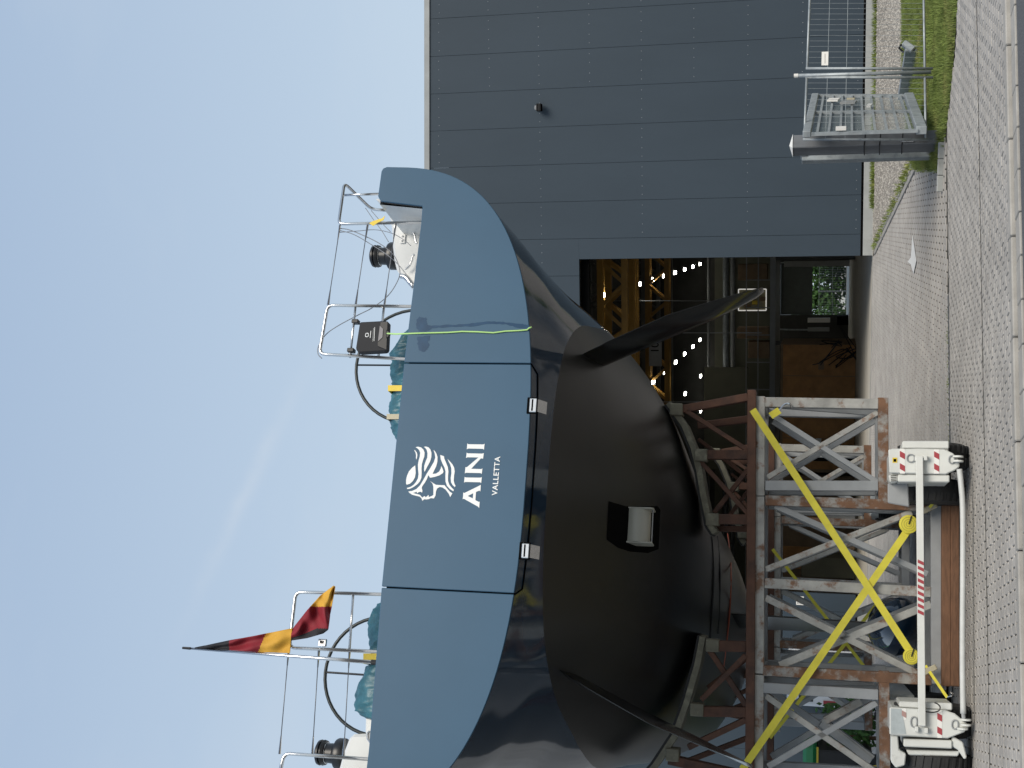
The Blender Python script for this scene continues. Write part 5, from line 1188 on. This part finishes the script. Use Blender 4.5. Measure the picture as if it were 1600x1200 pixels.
mb = MB(); tube(smoothpath([tpx(x, y, -.06) for x, y in ((1438, 1098), (1437, 1104), (1442, 1110), (1455, 1113), (1466, 1111), (1469, 1105), (1465, 1100), (1460, 1098))], 4), .008, 6, mb); bld('black_cable', mb, M_BLACK, tr)
# pivot lugs
for x, y in ((1497, 715), (1497, 722), (1509, 1126), (1509, 1134), (1504, 1140)):
    c = tpx(x, y, -.05); mb = MB(); lathe(c, TRA.t, [(0, .06), (.02, .06)], 16, mb); bld('lug_plate', mb, M_TRW, tr)
mb = MB(); c = tpx(1432, 1142, -.04); 
for x, y in ((1432, 1139), (1447, 1141), (1432, 717), (1446, 716)):
    mb = MB(); c = tpx(x, y, -.03); boxw(mb, c, TRA.t, TRA.n, (-.03, -.05, -.02), (.03, .03, .02)); bld('bar_lug', mb, M_TRW, tr, bevel=.006)
# wheels
a, z = tcoord(1500, 713, .5); wheel(a-.16, 0.40, .62, .30)
a, z = tcoord(1500, 769, .9); wheel(a-.16, 0.40, 1.0, .30)
plate('side_skirt', [(1387, 755), (1419, 755), (1421, 792), (1387, 786)], 0.3, 0.03, M_GREYC)
for px_ in (1203, 1128): a, z = tcoord(1500, px_, .5); wheel(a-.17, 0.42, .50, .36, .42)
for b in (3.0, 6.5, 8.0):
    for px_ in (713, 751, 1128, 1203): a, z = tcoord(1500, px_, .5); wheel(a-.16, 0.40, b, .30)
for px_ in (719, 1133):
    a, z = tcoord(1430, px_, 0); mb = MB(); boxw(mb, TRA.w(a, 0, 0), TRA.t, TRA.n, (-.22, 1.7, .55), (.22, 9.5, .92)); bld('side_girder', mb, M_TRW, tr, bevel=.01)
# cross bars
bar1 = bld('cross_bar', bar(tpx(1436.5, 713, -.06), tpx(1440.5, 1134, -.06), .07, 10.5*TM, side=TRA.n), M_TRW, tr, bevel=.006)
h0, h1 = 874, 962
for k in range(9):
    ya = lerp(h0, h1, k/9.0); yb = ya+5.2
    f = lambda x, y: tpx(x, y, -.0985)
    bld('bar_stripe', prism([f(1434, ya), f(1443.5, ya+4.5), f(1443.5, yb+4.5), f(1434, yb)], TRA.n*.002), M_REDP, bar1)
pts = [tpx(x, y, -.08) for x, y in ((1499, 733), (1502, 760), (1504.5, 800), (1504.5, 900), (1504, 975), (1504, 1050), (1505, 1115))]
b2 = bld('lower_tube', tube(smoothpath(pts, 5), 4.2*TM, 12), mat('worn_white_tube', (0.50, 0.51, 0.50), .5, 0, .1, 6), tr, smooth=True)
bld('tube_end', tube([pts[-1], tpx(1506, 1124, -.08)], .022, 8), M_GREYC, b2)

# ================================================================== FENCE, GATE
FEN = Frame((5.2, 20.9, 0), 24.0)
def fpx(x, y, b=0.0): return onplane(x, y, FEN.o+FEN.n*b, FEN.n)
def fence_panel(y0, y1, lab, sign=False):
    tx0, tx1 = lerp(1265.2, 1257, y0/212), lerp(1265.2, 1257, y1/212); bx0_, bx1_ = lerp(1443.5, 1446.5, y0/212), lerp(1443.5, 1446.5, y1/212)
    A, B_, C_, D_ = fpx(tx0, y0), fpx(tx1, y1), fpx(bx1_, y1), fpx(bx0_, y0)
    t = thing('mesh_fence', (C_+D_)/2, lab, 'fence', 'mobile mesh fence panels on the verge')
    bld('top_rail', tube([A, B_], .019, 8), M_GALV, t, smooth=True); bld('bottom_rail', tube([D_, C_], .019, 8), M_GALV, t, smooth=True)
    for P, Q in ((A, D_), (B_, C_)):
        e = (Q-P).normalized(); bld('side_post', tube([P-e*.02, Q+e*.12], .021, 8), M_GALV, t, smooth=True)
    n = int((A-B_).length/0.105)
    for k in range(1, n): bld('wire', tube([A.lerp(B_, k/n), D_.lerp(C_, k/n)], .0022, 4), M_GALV, t)
    for f in (0.178, 0.34): 
        bld('cross_wire', tube([A.lerp(D_, f), B_.lerp(C_, f)], .004, 5), M_GALV, t)
    return t
fence_panel(-60, 107, 'mesh fence panel right of the tall post, with a white sign')
fence_panel(121, 218, 'mesh fence panel between the tall post and the gate column')
P, Q = fpx(1242, 118.5, -.02), fpx(1455, 112.5, -.02)
t = thing('fence_post', Q, 'tall round fence post with white cap between two fence panels', 'post'); bld('tube', tube([P, Q], .031, 10), M_GALV, t, smooth=True); bld('cap', tube([P+V((0, 0, .015)), P-V((0, 0, .05))], .034, 10), M_SIGN, t)
t = thing('fence_sign', fpx(1289, 92, -.02), 'small white rectangular sign wired to the mesh fence', 'sign')
bld('board', prism([fpx(x, y, -.02) for x, y in ((1284, 81), (1294.5, 80.5), (1294, 102), (1283.5, 102))], FEN.n*.004), M_SIGN, t)
for x in (1288.6,): bld('printed_line', prism([fpx(x, y, -.024) for y in (84, 99)]+[fpx(x+.7, y, -.024) for y in (99, 84)], FEN.n*.002), mat('grey_print', (.25, .22, .2), .6), t)
# cantilever sliding gate pulled back beside the column
GAT = Frame((3.98, 20.25, 0), 69.0)
def gp(x, y, b=0.0): return onplane(x, y, GAT.o+GAT.n*b, GAT.n)
def gq(c_, r_):       # c_ 0 (near) .. 1 (far), r_ 0 top .. 1 bottom
    A, B_, C_, D_ = gp(1257, 210), gp(1271, 150), gp(1420, 150), gp(1440, 204); return A.lerp(B_, c_).lerp(D_.lerp(C_, c_), r_)
t = thing('sliding_gate', gq(.5, 1), 'galvanised sliding gate with clear mesh infill beside the dark column', 'gate')
bld('top_beam', bar(gq(0, .02), gq(1, .02), .10, .12), M_GALV, t, bevel=.01); bld('bottom_beam', bar(gq(0, 1.0), gq(1, 1.0), .12, .15), M_GALV, t, bevel=.01)
for c_ in (0.0, .52, 1.0): bld('upright', bar(gq(c_, .06), gq(c_, .97), .05, .05), M_GALV, t)
for k in range(9):
    r_ = .06+.1*k+.05; bld('horizontal_bar', bar(gq(0, r_), gq(1, r_), .03, .035), M_GALV, t)
mb = MB(); mb.add([gq(0.01, .07)+GAT.n*.03, gq(.99, .07)+GAT.n*.03, gq(.99, .95)+GAT.n*.03, gq(0.01, .95)+GAT.n*.03], [(0, 1, 2, 3)]); bld('clear_infill', mb, M_GLASS, t)
for (a, b_2, c_, d_, m) in ((.80, .22, .62, .30, M_SIGN), (.70, .24, .74, .46, M_BEIGE), (.86, .40, .60, .48, M_TRIM), (.66, .52, .60, .58, M_SIGN)):
    p, q = gq(a, b_2), gq(a, d_ if d_ > b_2 else b_2+.1)
for (a, r1_, r2_, m, nm) in ((.78, .17, .28, M_SIGN, 'white_tag'), (.80, .36, .44, M_BEIGE, 'latch_plate'), (.70, .30, .45, M_TRIM, 'lock_box'), (.60, .56, .60, M_SIGN, 'small_tag'), (.02, .27, .36, M_SIGN, 'near_tag')):
    p = gq(a, r1_)-GAT.n*-.0; bld(nm, bar(gq(a, r1_)-GAT.n*.06, gq(a, r2_)-GAT.n*.06, .06 if nm == 'latch_plate' else .2, .03, side=GAT.t), m, t)
# run-back rail of the gate on the ground
t = thing('gate_track_beam', ground(1430, 100), 'galvanised run-back beam with end bracket lying on the verge', 'beam')
a, b_2 = ground(1424, 152), ground(1437, 74); bld('beam', bar(a+V((0, 0, .14)), b_2+V((0, 0, .14)), .12, .22), M_GALV, t, bevel=.01)
bld('end_bracket', bar(b_2+V((-.05, .0, .10)), b_2+V((.10, .03, .28)), .12, .12), M_GALV, t, bevel=.02); bld('roller_clamp', tube([b_2+V((-.1, -.1, .28)), b_2+V((-.02, -.1, .36)), b_2+V((.05, -.05, .32))], .02, 6), M_BLACK, t)
bld('lifting_handle', tube([a.lerp(b_2, .25)+V((0, -.12, .0)), a.lerp(b_2, .25)+V((0, -.14, -.02)), a.lerp(b_2, .42)+V((0, -.14, -.02)), a.lerp(b_2, .42)+V((0, -.12, .0))], .012, 6), M_BLACK, t)
# column
cb_ = ground(1471, 217); D = cb_.y; top = atY(1240, 221, D)
t = thing('gate_column', cb_, 'square dark galvanised gate column with pyramid cap and black cable ties', 'column')
wd = (atY(1400, 205, D)-atY(1400, 238, D)).length*.5
cf = Frame(cb_+V((0, wd, 0)), 24)
mb = MB(); boxw(mb, cf.o, cf.t, cf.n, (-wd*.75, -wd*.75, gz(cb_)-.05), (wd*.75, wd*.75, top.z)); bld('shaft', mb, M_GALVD, t, bevel=.012)
mb = MB(); q = wd*.80; zt_ = top.z; vs = [cf.w(-q, -q, zt_), cf.w(q, -q, zt_), cf.w(q, q, zt_), cf.w(-q, q, zt_), cf.w(0, 0, zt_+.055)]; mb.add(vs, [(0, 1, 4), (1, 2, 4), (2, 3, 4), (3, 0, 4), (0, 3, 2, 1)]); bld('cap', mb, M_SIGN, t)
for x in (1353, 1377, 1412):
    z = atY(x, 221, D).z; q = wd*.75+.006; pts = [cf.w(-q, -q, z+.01), cf.w(q, -q, z-.01), cf.w(q, q, z), cf.w(-q, q, z)]; bld('cable_tie', tube(pts, .009, 5, closed=True), M_BLACK, t)
z = atY(1420, 228, D).z; mb = MB(); boxw(mb, cf.o, cf.t, cf.n, (-wd*.6, -wd*.75-.03, z-.09), (-wd*.25, -wd*.75-.001, z+.09)); bld('lock_plate', mb, M_STEEL, t, bevel=.005)
pb_ = ground(1459, 243); ptp = atY(1253, 243, pb_.y)
t = thing('guide_post', pb_, 'slim channel-shaped gate guide post left of the dark column', 'post')
mb = MB(); bar(V((pb_.x, pb_.y, gz(pb_)-.02)), V((pb_.x, pb_.y, ptp.z)), .11, .11, side=cf.t, mb=mb); bld('channel', mb, M_GALV, t, bevel=.008)
for x, y in ((1299, 237), (1452, 236)): c = atY(x, y, pb_.y-.1); bld('rubber_stop', lathe(c, cf.t, [(0, .02), (.03, .05), (.09, .05)], 10), M_RUB, t)
c = atY(1256, 241, pb_.y); bld('top_bracket', bar(c-cf.t*.06, c+cf.t*.10, .1, .16, side=V((0, 0, 1))), M_GALV, t, bevel=.01)
# pale kerb edge of the verge by the column, small litter on the forecourt
a, b_2 = ground(1475, 222), ground(1472, 300)
t = thing('verge_kerb', (a+b_2)/2, 'short pale kerb running from the gate column along the verge', 'kerb')
for k in range(3):
    p, q = a.lerp(b_2, k/3), a.lerp(b_2, (k+.97)/3); bld('kerb_stone', bar(p+V((0, 0, .03)), q+V((0, 0, .03)), .10, .10), M_CONC, t, bevel=.012)
lt = [ground(x, y) for x, y in ((1427, 368), (1433, 408), (1428.5, 428), (1424.5, 413), (1419.5, 409), (1424.5, 402))]
tag(bld('plastic_scrap', prism([V((p.x, p.y, gz(p)+.012)) for p in lt], V((0, 0, .004))), M_SIGN), 'white plastic scrap lying on the forecourt pavers', 'litter')
# far hoses/cables under the hull
for k, (pxs, m) in enumerate((([(1137, 833), (1142, 880), (1141, 940), (1136, 1000), (1128, 1060)], M_ORANGE), ([(1112, 838), (1115, 900), (1112, 960), (1108, 1020)], M_BLACK), ([(1121, 838), (1125, 900), (1122, 990)], M_BLACK))):
    pts = [hullhit(x, y) for x, y in pxs]; pts = [p+(EYE-p).normalized()*.03 for p in pts]
    tag(bld('hanging_cable', tube(smoothpath(pts, 5), .012, 5), m, smooth=True), ['reddish hose strung under the hull bottom', 'thin black line under the hull, nearer the stern', 'second thin black line beside the reddish hose'][k], 'cable')
